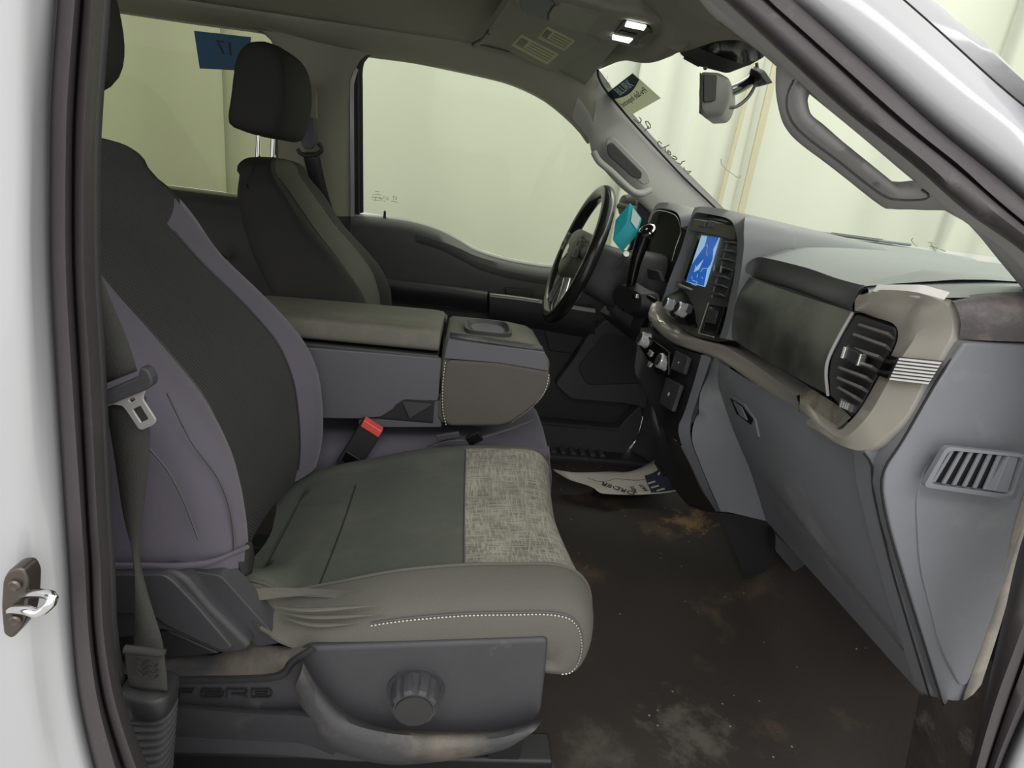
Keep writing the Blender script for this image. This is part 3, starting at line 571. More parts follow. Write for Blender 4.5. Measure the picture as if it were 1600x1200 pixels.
# ================================================================== seats
def prof(z, tab):
    zz = [t[0] for t in tab]; xx = [t[1] for t in tab]; return float(np.interp(z, zz, xx))
BT = [(.26, -.270), (.35, -.262), (.40, -.256), (.45, -.255), (.53, -.262), (.578, -.272), (.612, -.286), (.65, -.312), (.693, -.347), (.727, -.378), (.777, -.414), (.805, -.437), (.852, -.474), (.885, -.505), (.90, -.530)]
def backrest(seat, cy, dx, m_side, m_mid, zs, sgn=1, top=.90, names=('side_cover', 'centre_panel')):
    """rails across the width, outboard (far from centre line) first; sgn=1 passenger (outboard = -y)"""
    rows = []
    for z in zs:
        f = prof(z, BT)+dx; s = max(0, min(1, (z-.56)/.34)); w = .238-.060*s**1.6-(.05*((z-.84)/.06)**2 if z > .84 else 0)
        s2 = max(0, min(1, (z-.66)/.16)); s2 = s2*s2*(3-2*s2)
        b = .030*max(0, 1-((z-.50)/.26)**2) if z < .76 else 0
        th = f-dx-float(np.interp(z, [.3, .57, .70, .80, .87], [-.445, -.478, -.545, -.572, -.572]))
        e = 1.0-.0*s
        rnd = .022*s
        row = [(f-th, -.02), (f-th+.01, w*.80), (f-th+.05, w*.985), (f-.075, w*1.0), (f-.035-rnd, w*.985), (f-.006+b*.7-rnd, w*(.93+.04*s2)), (f+b-rnd*.6, w*(.80+.155*s2)), (f+b*.6-rnd*.2, w*(.66+.28*s2)), (f, w*(.545+.37*s2)),
               (f-.010, w*(.28+.12*s2)), (f-.014, 0), (f-.010, -w*(.28+.12*s2)), (f, -w*(.545+.37*s2)), (f+b*.6-rnd*.2, -w*(.66+.28*s2)), (f+b-rnd*.6, -w*(.80+.155*s2)), (f-.006+b*.7-rnd, -w*(.93+.04*s2)), (f-.035-rnd, -w*.985), (f-.075, -w), (f-th+.05, -w*.985), (f-th+.01, -w*.80), (f-th, .02)]
        rows.append([np.array([x, cy-sgn*o, z]) for x, o in row])
    # smooth top closure
    last = rows[-1]; c = sum(last)/len(last)
    for k, (sc, dz) in enumerate(((.97, .010), (.89, .020), (.74, .029), (.5, .034), (.2, .037), (.02, .0375))):
        rows.append([c+(p-c)*sc+np.array([0, 0, dz]) for p in last])
    n = len(rows[0]); kk = 3
    G = [resample(r, (n-1)*kk+1) for r in rows]
    cols = [resample([G[i][j] for i in range(len(G))], 60) for j in range(len(G[0]))]
    NI, NJ = 60, len(cols); V = [cols[j][i] for i in range(NI) for j in range(NJ)]
    F = grid_faces(NI, NJ); j0, j1 = 8*kk, 12*kk
    def wid(q):
        z = V[q[0]][2]; return int(round(max(0, min(1, (z-.785)/.07))*4*kk)) if sgn > 0 else 0
    inm = lambda q: j0-wid(q) <= (q[0] % NJ) < j1+wid(q)
    mid = [q for q in F if inm(q)]; sd = [q for q in F if not inm(q)]
    def sub(fs):
        ids = sorted({i for q in fs for i in q}); mp = {a: b for b, a in enumerate(ids)}
        return mesh_of([V[i] for i in ids], [tuple(mp[i] for i in q) for q in fs])
    br_ = finish(names[0], sub(sd), m_side, seat, 80); cp = finish(names[1], sub(mid), m_mid, seat, 80)
    for j in (j0, j1):
        tube('seam', [V[i*NJ+j]+np.array([.0006, 0, 0]) for i in range(2, NI) if V[i*NJ+j][2] < (.79 if sgn > 0 else .86)], .0018, MATS['black_plastic'], br_, seg=5)
    return br_, (V, NI, NJ, kk)
def headrest(seat, c, m, hw=.128, hd=.062, hh=.108, lean=.10):
    R_ = []
    for k in range(9):
        t = -1+2*k/8; s = (1-abs(t)**3.2)**.45 if abs(t) < 1 else 0.02
        s = max(s, .30); z = c[2]+t*hh; x = c[0]-lean*t*hh+ .012*(1-t*t)
        R_.append([np.array([x+hd*s*np.sign(math.cos(a))*abs(math.cos(a))**.55, c[1]+hw*(.35+.65*s)*np.sign(math.sin(a))*abs(math.sin(a))**.55, z]) for a in np.linspace(0, 2*math.pi, 33)[:-1]])
    return rings('headrest', R_, m, seat, sh=80, sub=1)
# ---- passenger seat
ps = thing('passenger_seat', 'front passenger seat with purple grey and charcoal cover and worn grey cushion', 'seat', (-.05, -.42, 0))
zs = [.365, .40, .44, .50, .56, .62, .68, .74, .80, .84, .865]
brp, (VB, NI, NJ, KK) = backrest(ps, -.42, 0.0, M_purple, M_char, zs, 1)
# seams and hem of the cover's outboard side
def on_out(i, j): return VB[i*NJ+j]
tube('bolster_seam', resample(rl([(231, 698, -.668), (262, 735, -.667), (285, 778, -.664), (300, 815, -.660), (310, 842, -.660)]), 20), .0012, MATS['dash_pad_dark_vinyl'], brp, seg=5)
tube('bolster_dart', resample(rl([(262, 615, -.655), (300, 690, -.648), (340, 745, -.640), (358, 790, -.635), (365, 830, -.632), (367, 866, -.632)]), 24), .0013, MATS['dash_pad_dark_vinyl'], brp, seg=5)
# hanging hem strip and loose tail of the cover
loft('cover_hem', [rl([(165, 881, -.670), (217, 881, -.669), (280, 881, -.666), (330, 875, -.653), (370, 860, -.632), (388, 852, -.612)]), rl([(165, 888, -.668), (217, 887, -.667), (280, 887, -.664), (326, 882, -.652), (366, 866, -.630), (388, 856, -.61)])], M_purple, ps, n=24, solid=.003)
loft('cover_tail', [rl([(362, 862, -.625), (371, 880, -.625), (380, 902, -.625)]), rl([(392, 846, -.60), (396, 870, -.60), (392, 896, -.61)])], M_blackf, ps, n=8, solid=.003)
headrest(ps, (-.535, -.42, 1.045), M_blackf)
for y in (-.47, -.37): tube('headrest_post', [(-.538, y, .88), (-.535, y, .96)], .006, M_chrome, ps, seg=8)
# ---- cushion grid
CX = [(-.30, .345), (-.25, .358), (-.19, .380), (-.126, .399), (-.05, .422), (.033, .437), (.10, .443), (.150, .446), (.182, .438), (.203, .415), (.213, .380), (.212, .345), (.200, .318), (.175, .308), (.12, .312)]
YS = [(-.655, -.105), (-.662, -.070), (-.660, -.035), (-.648, -.012), (-.622, -.002), (-.596, .0), (-.575, -.006), (-.50, -.014), (-.42, -.018), (-.34, -.016), (-.265, -.012), (-.24, -.008), (-.215, -.010), (-.200, -.022), (-.190, -.050), (-.186, -.10)]
CXf = [np.array([p[0], p[2]]) for p in resample([(x, 0, z) for x, z in CX], 60)]
CR = []; JN = max(range(60), key=lambda j: CXf[j][0])
for (y, d) in YS:
    r = []
    for i, (x, z) in enumerate(CXf):
        a = CXf[max(0, i-1)]; b = CXf[min(59, i+1)]; t = b-a; t = t/np.linalg.norm(t); nn = np.array([-t[1], t[0]])
        s_ = max(0, min(1, (x-.13)/.06)) if z > .36 else 1
        f_ = .97*min(1, max(0, -d-.012)/.093)
        p1 = np.array([x, y, z+d]); p2 = np.array([x+nn[0]*max(d, -.02), y, z+nn[1]*max(d, -.02)]); p2 = p2*(1-f_)+np.array([.15, y, .35])*f_
        pt = p1*(1-s_)+p2*s_
        if y < -.5 and i < JN: pt[2] = max(pt[2], float(np.interp(x, [-.30, -.21, -.17, -.117, -.03, .02], [.41, .392, .362, .346, .30, .20])))
        if d < -.03 and y < -.61 and x < -.20: pt[1] = min(-.622, y+(-.20-x)/.05*.05)
        r.append(pt)
    CR.append(r)
cols = [idx_interp([CR[i][j] for i in range(len(CR))], 4) for j in range(60)]
G = [[cols[j][i] for j in range(60)] for i in range(len(cols[0]))]
JP = next(j for j in range(60) if CXf[j][0] > .028); JE = max(j for j in range(60) if CXf[j][0] > .19 and CXf[j][1] > .40)
NIc, NJc = len(G), 60; V = [p for r in G for p in r]; F = grid_faces(NIc, NJc)
def sub_mesh(fs):
    ids = sorted({i for q in fs for i in q}); mp = {a: b for b, a in enumerate(ids)}
    return mesh_of([V[i] for i in ids], [tuple(mp[i] for i in q) for q in fs])
def ylev(i): return V[i*NJc+20][1]
def cen(q): return sum(V[i] for i in q)/4
ins, dark, side = [], [], []
for q in F:
    i, j = q[0]//NJc, q[0] % NJc; c = cen(q)
    u_ = ylev(i)
    if -.596 < u_ < -.236 and JP <= j < JE: ins.append(q)
    elif u_ > -.598 and j < JP: dark.append(q)
    else: side.append(q)
pm = mat('plaid_insert', srgb(150, 147, 136), .95, var=.0, bump=.5, bs=500, spec=.1)
nt = pm.node_tree; N = nt.nodes; L = nt.links; b = N['Principled BSDF']; tc = N.new('ShaderNodeTexCoord')
def streak(sc, lo, hi):
    mp = N.new('ShaderNodeMapping'); mp.inputs['Scale'].default_value = sc; L.new(tc.outputs['Object'], mp.inputs[0])
    nz = N.new('ShaderNodeTexNoise'); nz.inputs['Scale'].default_value = 1; nz.inputs['Detail'].default_value = 2; L.new(mp.outputs[0], nz.inputs['Vector'])
    r = N.new('ShaderNodeMapRange'); r.inputs[1].default_value = lo; r.inputs[2].default_value = hi; L.new(nz.outputs['Fac'], r.inputs[0]); return r.outputs[0]
s1 = streak((30, 420, 30), .45, .62); s2 = streak((420, 30, 420), .45, .62); s3 = streak((14, 14, 14), .40, .62)
ad = N.new('ShaderNodeMath'); ad.operation = 'MAXIMUM'; L.new(s1, ad.inputs[0]); L.new(s2, ad.inputs[1])
ml = N.new('ShaderNodeMath'); ml.operation = 'MULTIPLY_ADD'; L.new(ad.outputs[0], ml.inputs[0]); ml.inputs[1].default_value = .8; sm = N.new('ShaderNodeMath'); sm.operation = 'MULTIPLY_ADD'; L.new(s3, sm.inputs[0]); sm.inputs[1].default_value = .35; sm.inputs[2].default_value = .25; L.new(sm.outputs[0], ml.inputs[2])
mu = N.new('ShaderNodeMath'); mu.operation = 'MULTIPLY'; L.new(ml.outputs[0], mu.inputs[0]); mu.inputs[1].default_value = .62
mx = N.new('ShaderNodeMix'); mx.data_type = 'RGBA'; mx.inputs[6].default_value = srgb(86, 85, 79); mx.inputs[7].default_value = srgb(160, 157, 146); L.new(mu.outputs[0], mx.inputs[0]); L.new(mx.outputs[2], b.inputs['Base Color'])
cu_ = finish('cushion', sub_mesh(side), M_side, ps, 80)
finish('cushion_top_panel', sub_mesh(dark), M_seat, cu_, 80)
tag(finish('cushion_plaid_insert', sub_mesh(ins), pm, cu_, 80), 'pale woven plaid insert at the front of the cushion')
def cs(u, v):  # surface sample: u rail index 0..15, v 0..59
    i = min(NIc-2, int(u*4)); fr = u*4-i; j = min(58, int(v)); fv = v-j
    return (V[i*NJc+j]*(1-fv)+V[i*NJc+j+1]*fv)*(1-fr)+(V[(i+1)*NJc+j]*(1-fv)+V[(i+1)*NJc+j+1]*fv)*fr
# piping on the near top edge, seams
tube('piping', [cs(5.05, v)+np.array([0, 0, .001]) for v in np.linspace(3, 47, 46)], .0024, M_side, cu_, seg=6)
tube('insert_seam', [cs(u, JP)+np.array([0, 0, .0004]) for u in np.linspace(5, 11, 25)], .0013, M_dashdk, cu_, seg=5)
tube('panel_seam', [cs(u, 13.5-.12*(u-5))+np.array([0, 0, .0003]) for u in np.linspace(5, 9.4, 20)], .0012, M_black, cu_, seg=5)
tube('panel_seam', [cs(10.5-.045*v, v)+np.array([0, 0, .0003]) for v in np.linspace(5, 24, 20)], .0012, M_dashdk, cu_, seg=5)
tube('panel_seam', [cs(9.3-.07*v*.6, v)+np.array([0, 0, .0003]) for v in np.linspace(4, 12, 12)], .0012, M_dashdk, cu_, seg=5)
# stitched line on the side (raised thread dashes)
sp_ = [cs(2.35, v)+np.array([0, -.0008, 0]) for v in np.linspace(20, 46, 60)]+[cs(2.35+.0*t, 46+t)+np.array([.0006, -.0008, 0]) for t in np.linspace(.5, 9, 20)]
tube('side_seam', [p+np.array([0, .0006, .003]) for p in sp_], .0015, M_dashdk, cu_, seg=5)
Vt = []; Ft = []
rs = resample(sp_, 150)
for k in range(0, 148, 2):
    a, b2 = rs[k], rs[k+1]; t = b2-a; t /= np.linalg.norm(t); u = np.cross(t, [0, 1, 0]); u /= np.linalg.norm(u); o_ = len(Vt)
    for p in (a, b2):
        for (s, d) in ((-1, 0), (0, -1), (1, 0)): Vt.append(p+u*s*.0009+np.array([0, d*.0011, 0]))
    Ft += [(o_, o_+1, o_+4, o_+3), (o_+1, o_+2, o_+5, o_+4)]
o = finish('stitching', mesh_of(Vt, Ft), M_thread, cu_, 80); o['kind'] = 'stuff'
# gathered wrinkles where the cover is pulled tight at the back corner
for k, (a, b2, c2) in enumerate((((424, 947), (480, 953), (590, 946)), ((430, 954), (490, 964), (600, 960)), ((440, 964), (490, 976), (560, 974)))):
    tube('wrinkle', resample(rl([a+(-.656,), b2+(-.665,), c2+(-.660,)]), 14), (lambda t: .0006+.0028*math.sin(math.pi*min(1, t*1.02))), M_side, cu_, seg=8, flat=.6)
# ---- outboard base trim
bt = ps
slab('base_trim', fillet(rl([(255, 1061), (423, 1055), (448, 1030), (482, 1012), (600, 1008), (857, 999), (853, 1050), (846, 1112), (825, 1150), (780, 1172), (690, 1188), (560, 1194), (420, 1183), (262, 1180)], -.668), .008), (0, .03, 0), M_dkplas, bt, .006, 3)
slab('trim_top_edge', rl([(455, 1012), (600, 998), (850, 988), (862, 992), (862, 1016), (855, 1004), (600, 1010), (482, 1016)], -.655), (0, .02, 0), M_black, bt, .003)
dusty = mat('dusty_trim', srgb(66, 66, 69), .7, var=.15, vs=20, dirt=srgb(118, 110, 98), dirt_s=7, dirt_t=(.48, .72), bump=.3, bs=400)
lip = [rl([(470, 1030), (498, 1072), (540, 1112), (600, 1134), (690, 1143), (780, 1140), (848, 1122)], -.667), rl([(474, 1036), (498, 1080), (538, 1122), (600, 1142), (690, 1150), (780, 1146), (846, 1128)], -.690), rl([(470, 1052), (494, 1092), (532, 1136), (600, 1160), (690, 1168), (780, 1160), (835, 1142)], -.698), rl([(462, 1070), (488, 1120), (520, 1160), (600, 1186), (690, 1184), (780, 1170), (824, 1150)], -.690), rl([(460, 1080), (480, 1130), (512, 1170), (600, 1194), (690, 1190), (780, 1174), (822, 1152)], -.665)]
loft('hand_scoop', lip, dusty, bt, n=40, k=3, sh=80)
loft('upper_ridge', [rl([(262, 1056), (423, 1051), (452, 1028), (484, 1008)], -.660), rl([(262, 1058), (423, 1054), (454, 1031), (486, 1011)], -.682), rl([(262, 1066), (425, 1061), (458, 1036), (490, 1015)], -.682), rl([(262, 1070), (427, 1065), (462, 1040), (494, 1018)], -.665)], M_dkplas, bt, n=24, k=2, sh=80)
loft('lower_ridge', [rl([(262, 1098), (400, 1107), (492, 1113), (545, 1158)], -.665), rl([(262, 1101), (400, 1110), (490, 1117), (540, 1162)], -.684), rl([(262, 1110), (400, 1120), (484, 1126), (532, 1168)], -.684), rl([(262, 1150), (400, 1158), (470, 1162), (520, 1180)], -.668)], M_dkplas, bt, n=24, k=2, sh=80)
loft('shelf', [rl([(165, 1020), (260, 1018), (330, 1024), (390, 1004), (430, 1010)], -.64), rl([(165, 1050), (260, 1058), (420, 1054), (452, 1030), (480, 1012)], -.672)], dusty, bt, n=24, k=2)
# squared FORD letters, raised outline strokes
def letters(segs): 
    V = []; F = []
    for pts in segs:
        for a, c2 in zip(pts[:-1], pts[1:]):
            A = rl([a], -.6700)[0]; B = rl([c2], -.6700)[0]; t = B-A; t /= np.linalg.norm(t); u = np.cross(t, [0, 1, 0]); o_ = len(V)
            for y in (.003, -.0012):
                for p in (A-u*.0006-t*.0005, B-u*.0006+t*.0005, B+u*.0006+t*.0005, A+u*.0006-t*.0005): V.append(p+np.array([0, y, 0]))
            F += [(o_, o_+1, o_+2, o_+3), (o_+4, o_+5, o_+6, o_+7)]+[(o_+i, o_+(i+1) % 4, o_+4+(i+1) % 4, o_+4+i) for i in range(4)]
    return mesh_of(V, F)
SG = [[(282, 1088), (282, 1077), (303, 1077)], [(283, 1082), (300, 1082)],
      [(318, 1077), (345, 1077), (348, 1080), (348, 1086), (345, 1089), (318, 1089), (315, 1086), (315, 1080), (318, 1077)], [(321, 1081), (342, 1081), (342, 1085), (321, 1085), (321, 1081)],
      [(354, 1089), (354, 1077), (384, 1077), (386, 1081), (383, 1084), (362, 1084)], [(375, 1084), (386, 1089)],
      [(393, 1089), (393, 1077), (420, 1077), (424, 1080), (424, 1086), (420, 1089), (393, 1089)], [(399, 1081), (417, 1081), (417, 1085), (399, 1085), (399, 1081)]]
finish('lettering', letters(SG), M_black, bt, 0)
# recliner arm cover
slab('recliner_cover', fillet(rl([(150, 892), (270, 892), (292, 905), (330, 950), (392, 1010), (380, 1020), (345, 1024), (255, 985), (200, 1000), (150, 1000)], -.672), .010), (0, .028, 0), M_dkplas, bt, .007, 3)
slab('recliner_face', fillet(rl([(150, 898), (255, 898), (270, 908), (310, 950), (365, 1014), (345, 1018), (258, 978), (235, 960), (150, 960)], -.678), .008), (0, .012, 0), M_dkplas, bt, .004, 2)
slab('side_bracket', fillet(rl([(300, 892), (345, 900), (440, 1005), (400, 1012), (330, 935)], -.655), .006), (0, .03, 0), M_dkplas, bt, .005, 2)
slab('rear_cover', rl([(150, 1000), (262, 985), (345, 1022), (262, 1030), (150, 1030)], -.664), (0, .02, 0), M_black, bt, .003)
slab('under_cover', rl([(150, 1050), (262, 1062), (262, 1185), (150, 1185)], -.645), (0, .02, 0), M_black, bt, .003)
# adjuster knob
kn = lathe('lumbar_knob', W(650, 1078, y=-.668), (0, -1, 0), [(.031, -.004), (.0305, .006), (.0295, .018), (.0275, .026), (.024, .029), (.001, .0295)], M_dkplas, bt, seg=72, wob=lambda i, a: 1-(.10 if (1 <= i <= 3 and math.cos(9*a) > .55) else 0), sh=30)
lathe('knob_face', W(650, 1078, y=-.668), (0, -1, 0), [(.0225, .028), (.022, .0315), (.001, .032)], M_black, kn, seg=40)
lathe('knob_bezel', W(650, 1078, y=-.668), (0, -1, 0), [(.036, -.004), (.035, .003), (.033, .002)], M_dkplas, kn, seg=48)
# under structure
box('seat_pan', (-.28, -.63, .20), (.14, -.20, .33), M_black, bt, .02)
for y in (-.58, -.26):
    box('seat_rail', (-.42, y-.025, .045), (.20, y+.025, .11), M_black, bt, .006)
    box('rail_end', (.13, y-.03, .02), (.215, y+.03, .058), M_dkplas, bt, .004)
    for x in (-.36, .10): box('riser', (x, y-.022, .10), (x+.05, y+.022, .22), M_black, bt, .004)
    box('floor_foot', (.11, y-.04, .0), (.225, y+.04, .03), M_dkplas, bt, .004)
    box('floor_foot', (-.44, y-.04, .0), (-.36, y+.04, .05), M_dkplas, bt, .004)
# ---- driver seat
ds = thing('driver_seat', 'black covered driver seat with tall headrest', 'seat', (-.05, .42, 0))
brd, _ = backrest(ds, .42, .020, M_blackf, M_blackf_lit, zs, -1)
hp = [(368, 92), (383, 69), (400, 64), (420, 66), (437, 80), (446, 112), (447, 150), (440, 188), (428, 211), (400, 208), (375, 203), (356, 190), (360, 150)]
HB = [W(a, b, y=.285) for a, b in hp]; hc_ = sum(HB)/len(HB)
rings('headrest', [[hc_+(p-hc_)*s+np.array([dx, y-.285, 0]) for p in HB] for y, s, dx in ((.272, .72, 0), (.276, .90, 0), (.290, 1.0, 0), (.33, 1.03, .004), (.40, 1.04, .006), (.47, 1.03, .004), (.51, 1.0, 0), (.525, .90, 0), (.529, .7, 0))], M_blackf, ds, n=40, sh=80)
for y in (.345, .455): tube('headrest_post', [(-.525, y, .88), (-.52, y, .97)], .006, M_chrome, ds, seg=8)
G2 = [[np.array([p[0]+.02, -p[1], p[2]-.0]) for p in r] for r in G]
finish('cushion', mesh_of([p for r in G2 for p in r], F), M_blackf, ds, 80)
box('seat_base', (-.30, .20, .06), (.15, .62, .33), M_black, ds, .03)
box('floor_rail', (-.40, .24, .0), (.2, .30, .08), M_black, ds, .01); box('floor_rail', (-.40, .54, .0), (.2, .60, .08), M_black, ds, .01)
# ---- centre seat: cushion
cs_ = thing('centre_seat_cushion', 'centre seat cushion under a purple grey cover beneath the folded armrest', 'seat', (0, 0, 0))
R_ = []
for x, z0, hw, zb in ((-.32, .36, .15, .2), (-.25, .38, .160, .15), (-.10, .395, .166, .12), (.05, .405, .166, .10), (.15, .41, .166, .08), (.20, .40, .165, .08), (.222, .37, .163, .08), (.228, .30, .165, .08)):
    R_.append([np.array([x, y, z]) for y, z in ((-hw, zb), (-hw-.004, z0-.06), (-hw, z0-.025), (-hw+.02, z0-.006), (-hw+.06, z0), (0, z0+.006), (hw-.06, z0), (hw-.02, z0-.006), (hw, z0-.025), (hw+.004, z0-.06), (hw, zb))])
loft('cover', [[R_[i][j] for i in range(len(R_))] for j in range(11)], M_purple, cs_, n=24, k=3, sh=80)
loft('front_skirt', [[p for p in R_[-1]], [p+np.array([.004, 0, -.1]) for p in R_[-1]]], M_purple, cs_, n=24, k=2)
loft('corner_fold', [rl([(832, 700, -.185), (846, 703, -.186), (858, 697, -.186)]), rl([(832, 718, -.184), (846, 721, -.186), (860, 716, -.186)])], M_purple, cs_, n=8, solid=.003)
box('base', (-.3, -.15, .03), (.19, .15, .2), M_black, cs_, .02)
st_ = tube('cover_strap', resample([W(668, 700, y=-.19), W(700, 688, y=-.19), (W(740, 686, y=-.19)), W(790, 672, y=-.185), W(835, 655, y=-.18)], 24), .006, M_dashdk, cs_, seg=8, flat=.3)
obox('strap_buckle', W(741, 685, y=-.197), (.012, 0, .008), (0, .004, 0), (-.006, 0, .009), M_gloss, cs_, .002)
obox('strap_clip', W(700, 681, y=-.195), (.022, 0, .006), (0, .004, 0), (-.002, 0, .006), M_dkplas, cs_, .002)
# ---- folded centre backrest = armrest console
cc = thing('centre_console', 'folded centre armrest console with padded lid and cup holder', 'console', (-.1, 0, .40))
# lid: section rings along x
def xring(x, pts, r): return [np.array([x, p[1], p[2]]) for p in fillet([(0, a, b) for a, b in pts], r, 5)]
lid = []
for x, k, dz in ((-.46, .86, -.008), (-.45, .95, -.002), (-.42, 1, 0), (-.2, 1, .004), (-.06, 1, .006), (-.036, 1, .004), (-.030, .985, .0)):
    lid.append(xring(x, [(-.163*k, .588+.004), (-.150*k, .632*1+dz-.004), (-.10*k, .626+dz), (.12*k, .606+dz), (.155*k, .598+dz), (.163*k, .565)], .012))
rings('lid', lid, M_conlid, cc, sh=50, bevel=0)
obox('lid_latch', W(688, 497, y=.10), (.016, 0, 0), (0, .03, -.002), (0, 0, .006), M_dkplas, cc, .003)
body = []
for x in (-.47, -.03): body.append(xring(x, [(-.158, .44), (-.158, .585), (.158, .575), (.158, .44)], .008))
rings('body', body, M_black, cc)
slab('side_panel', fillet(rl([(380, 532), (440, 540), (690, 560), (685, 627), (660, 627), (632, 625), (618, 634), (614, 640), (595, 652), (560, 655), (380, 652)], -.162), .006), (0, .012, 0), M_conside, cc, .003)
slab('hinge_plate', fillet(rl([(560, 656), (612, 642), (620, 628), (690, 626), (690, 668), (560, 668)], -.156), .004), (0, .012, 0), M_conside, cc, .002)
slab('hinge_cover', fillet(rl([(628, 627), (676, 632), (640, 654)], -.164), .003), (0, .008, 0), M_dkplas, cc, .002)
# front unit
fu = []
for x, zt, zb, hw in ((-.020, .606, .455, .160), (-.012, .612, .446, .163), (.06, .612, .444, .165), (.12, .611, .455, .165), (.165, .606, .50, .163), (.182, .598, .545, .160), (.187, .590, .57, .155)):
    fu.append(xring(x, [(-hw, zb), (-hw-.004, zt-.045), (-hw+.012, zt-.002), (hw-.012, zt-.016), (hw, zt-.05), (hw, zb)], .010))
rings('cup_holder_unit', fu, M_conlid, cc, sh=50)
slab('side_pad', fillet(rl([(697, 562), (780, 566), (857, 580), (862, 598), (848, 625), (800, 662), (780, 667), (700, 667), (690, 655), (688, 600)], -.170), .014), (0, .02, 0), M_confab, cc, .008, 3)
slab('band', fillet(rl([(700, 531), (852, 551), (857, 580), (780, 567), (694, 560)], -.1695), .004), (0, .014, 0), M_conside, cc, .003)
loft('band_groove', [rl([(703, 520), (846, 541)], -.150), rl([(703, 527), (850, 549)], -.161)], M_dkplas, cc, n=8, solid=.004)
Vt = []; Ft = []
for path in ([(696, 566), (692, 600), (692, 640), (697, 664)], [(858, 585), (852, 610), (834, 634), (800, 660)]):
    rs = resample(rl(path, -.1785), 44)
    for k in range(0, 43, 2):
        a, b2 = rs[k], rs[k+1]; u = np.array([.0008, 0, .0004]); o_ = len(Vt)
        Vt += [a-u, a+u, b2+u, b2-u]; Ft.append((o_, o_+1, o_+2, o_+3))
o = finish('stitching', mesh_of(Vt, Ft, recalc=False), M_thread, cc, 0); o['kind'] = 'stuff'
# cup holder well
c0 = W(762, 513, z=.606)
def sq(x, y, r, z, e=4): return [np.array([c0[0]+x*np.sign(math.cos(a))*abs(math.cos(a))**(2/e), c0[1]+y*np.sign(math.sin(a))*abs(math.sin(a))**(2/e), z]) for a in np.linspace(0, 2*math.pi, 33)[:-1]]
rings('cup_well', [sq(.052, .062, 0, .600), sq(.052, .062, 0, .6125), sq(.046, .056, 0, .6125), sq(.040, .050, 0, .6035), sq(.034, .044, 0, .6032)], M_dkplas, cc, cap0=False, cap1=True, sh=40)
rings('cup_cone', [sq(.036, .046, 0, .606, 2.4), sq(.020, .026, 0, .6036, 2)], M_conside, cc, cap0=False, cap1=True)
# ---- buckle
bk_ = thing('belt_buckle', 'black seat belt buckle with red release button beside the cushion', 'buckle', W(540, 730, y=-.21))
q = rl([(567, 656), (598, 676), (556, 742), (524, 724)], -.188)
slab('housing', fillet(q, .004), (0, .022, 0), M_black, bk_, .004, 3)
ax = (q[1]-q[0]); dn = (q[3]-q[0]); 
slab('release_button', [q[0]+ax*.04-dn*.02+np.array([0, -.003, 0]), q[1]-ax*.04-dn*.02+np.array([0, -.003, 0]), q[1]-ax*.04+dn*.12+np.array([0, -.003, 0]), q[0]+ax*.04+dn*.12+np.array([0, -.003, 0])], (0, .022, 0), M_red, bk_, .002)
slab('face_plate', [q[3]+ax*.12-dn*.12+np.array([0, -.001, 0]), q[3]+ax*.80-dn*.12+np.array([0, -.001, 0]), q[3]+ax*.80-dn*.32+np.array([0, -.001, 0]), q[3]+ax*.12-dn*.32+np.array([0, -.001, 0])], (0, .004, 0), M_gloss, bk_, .001)
ribbon('stalk', rl([(532, 735), (515, 760)], -.195), rl([(556, 742), (545, 775)], -.195), M_black, bk_, n=6, thick=.01)
# ================================================================== belts
sb = thing('seat_belt', 'charcoal front passenger seat belt with silver latch plate and ribbed sleeve', 'seat belt', W(235, 1200, y=-.74))
ribbon('shoulder_webbing', rl([(120, 330, -.722), (128, 430, -.722), (142, 545, -.724), (158, 602, -.726)]), rl([(138, 380, -.722), (165, 450, -.722), (198, 530, -.724), (214, 580, -.726)]), M_web, sb, n=24)
ribbon('lap_webbing', rl([(166, 636, -.728), (180, 720, -.722), (192, 800, -.715), (207, 868, -.71), (211, 930, -.72), (209, 1004, -.735), (204, 1060, -.74)]), rl([(228, 620, -.728), (234, 690, -.722), (226, 780, -.715), (218, 865, -.705), (232, 930, -.715), (254, 1005, -.735), (256, 1060, -.74)]), M_web, sb, n=40)
lt = slab('latch_holder', fillet(rl([(154, 616), (172, 608), (214, 590), (218, 574), (230, 578), (238, 594), (236, 604), (228, 610), (174, 632), (158, 633)], -.738), .003), (0, .012, 0), M_dkplas, sb, .003, 3)
ol = fillet(rl([(173, 632), (229, 606), (223, 620), (224, 626), (244, 657), (240, 664), (222, 672), (216, 670), (196, 640), (190, 634)], -.735), .003)
h1 = fillet(rl([(200, 625), (208, 620), (212, 624), (204, 630)], -.735), .002); h2 = fillet(rl([(207, 640), (219, 634), (232, 655), (220, 661)], -.735), .001)
slab('latch_plate', ol, (0, .0022, 0), mat('silver_plate', srgb(205, 203, 203), .3, metal=.6, var=.03), sb, .0006, 1, holes=[h1, h2])
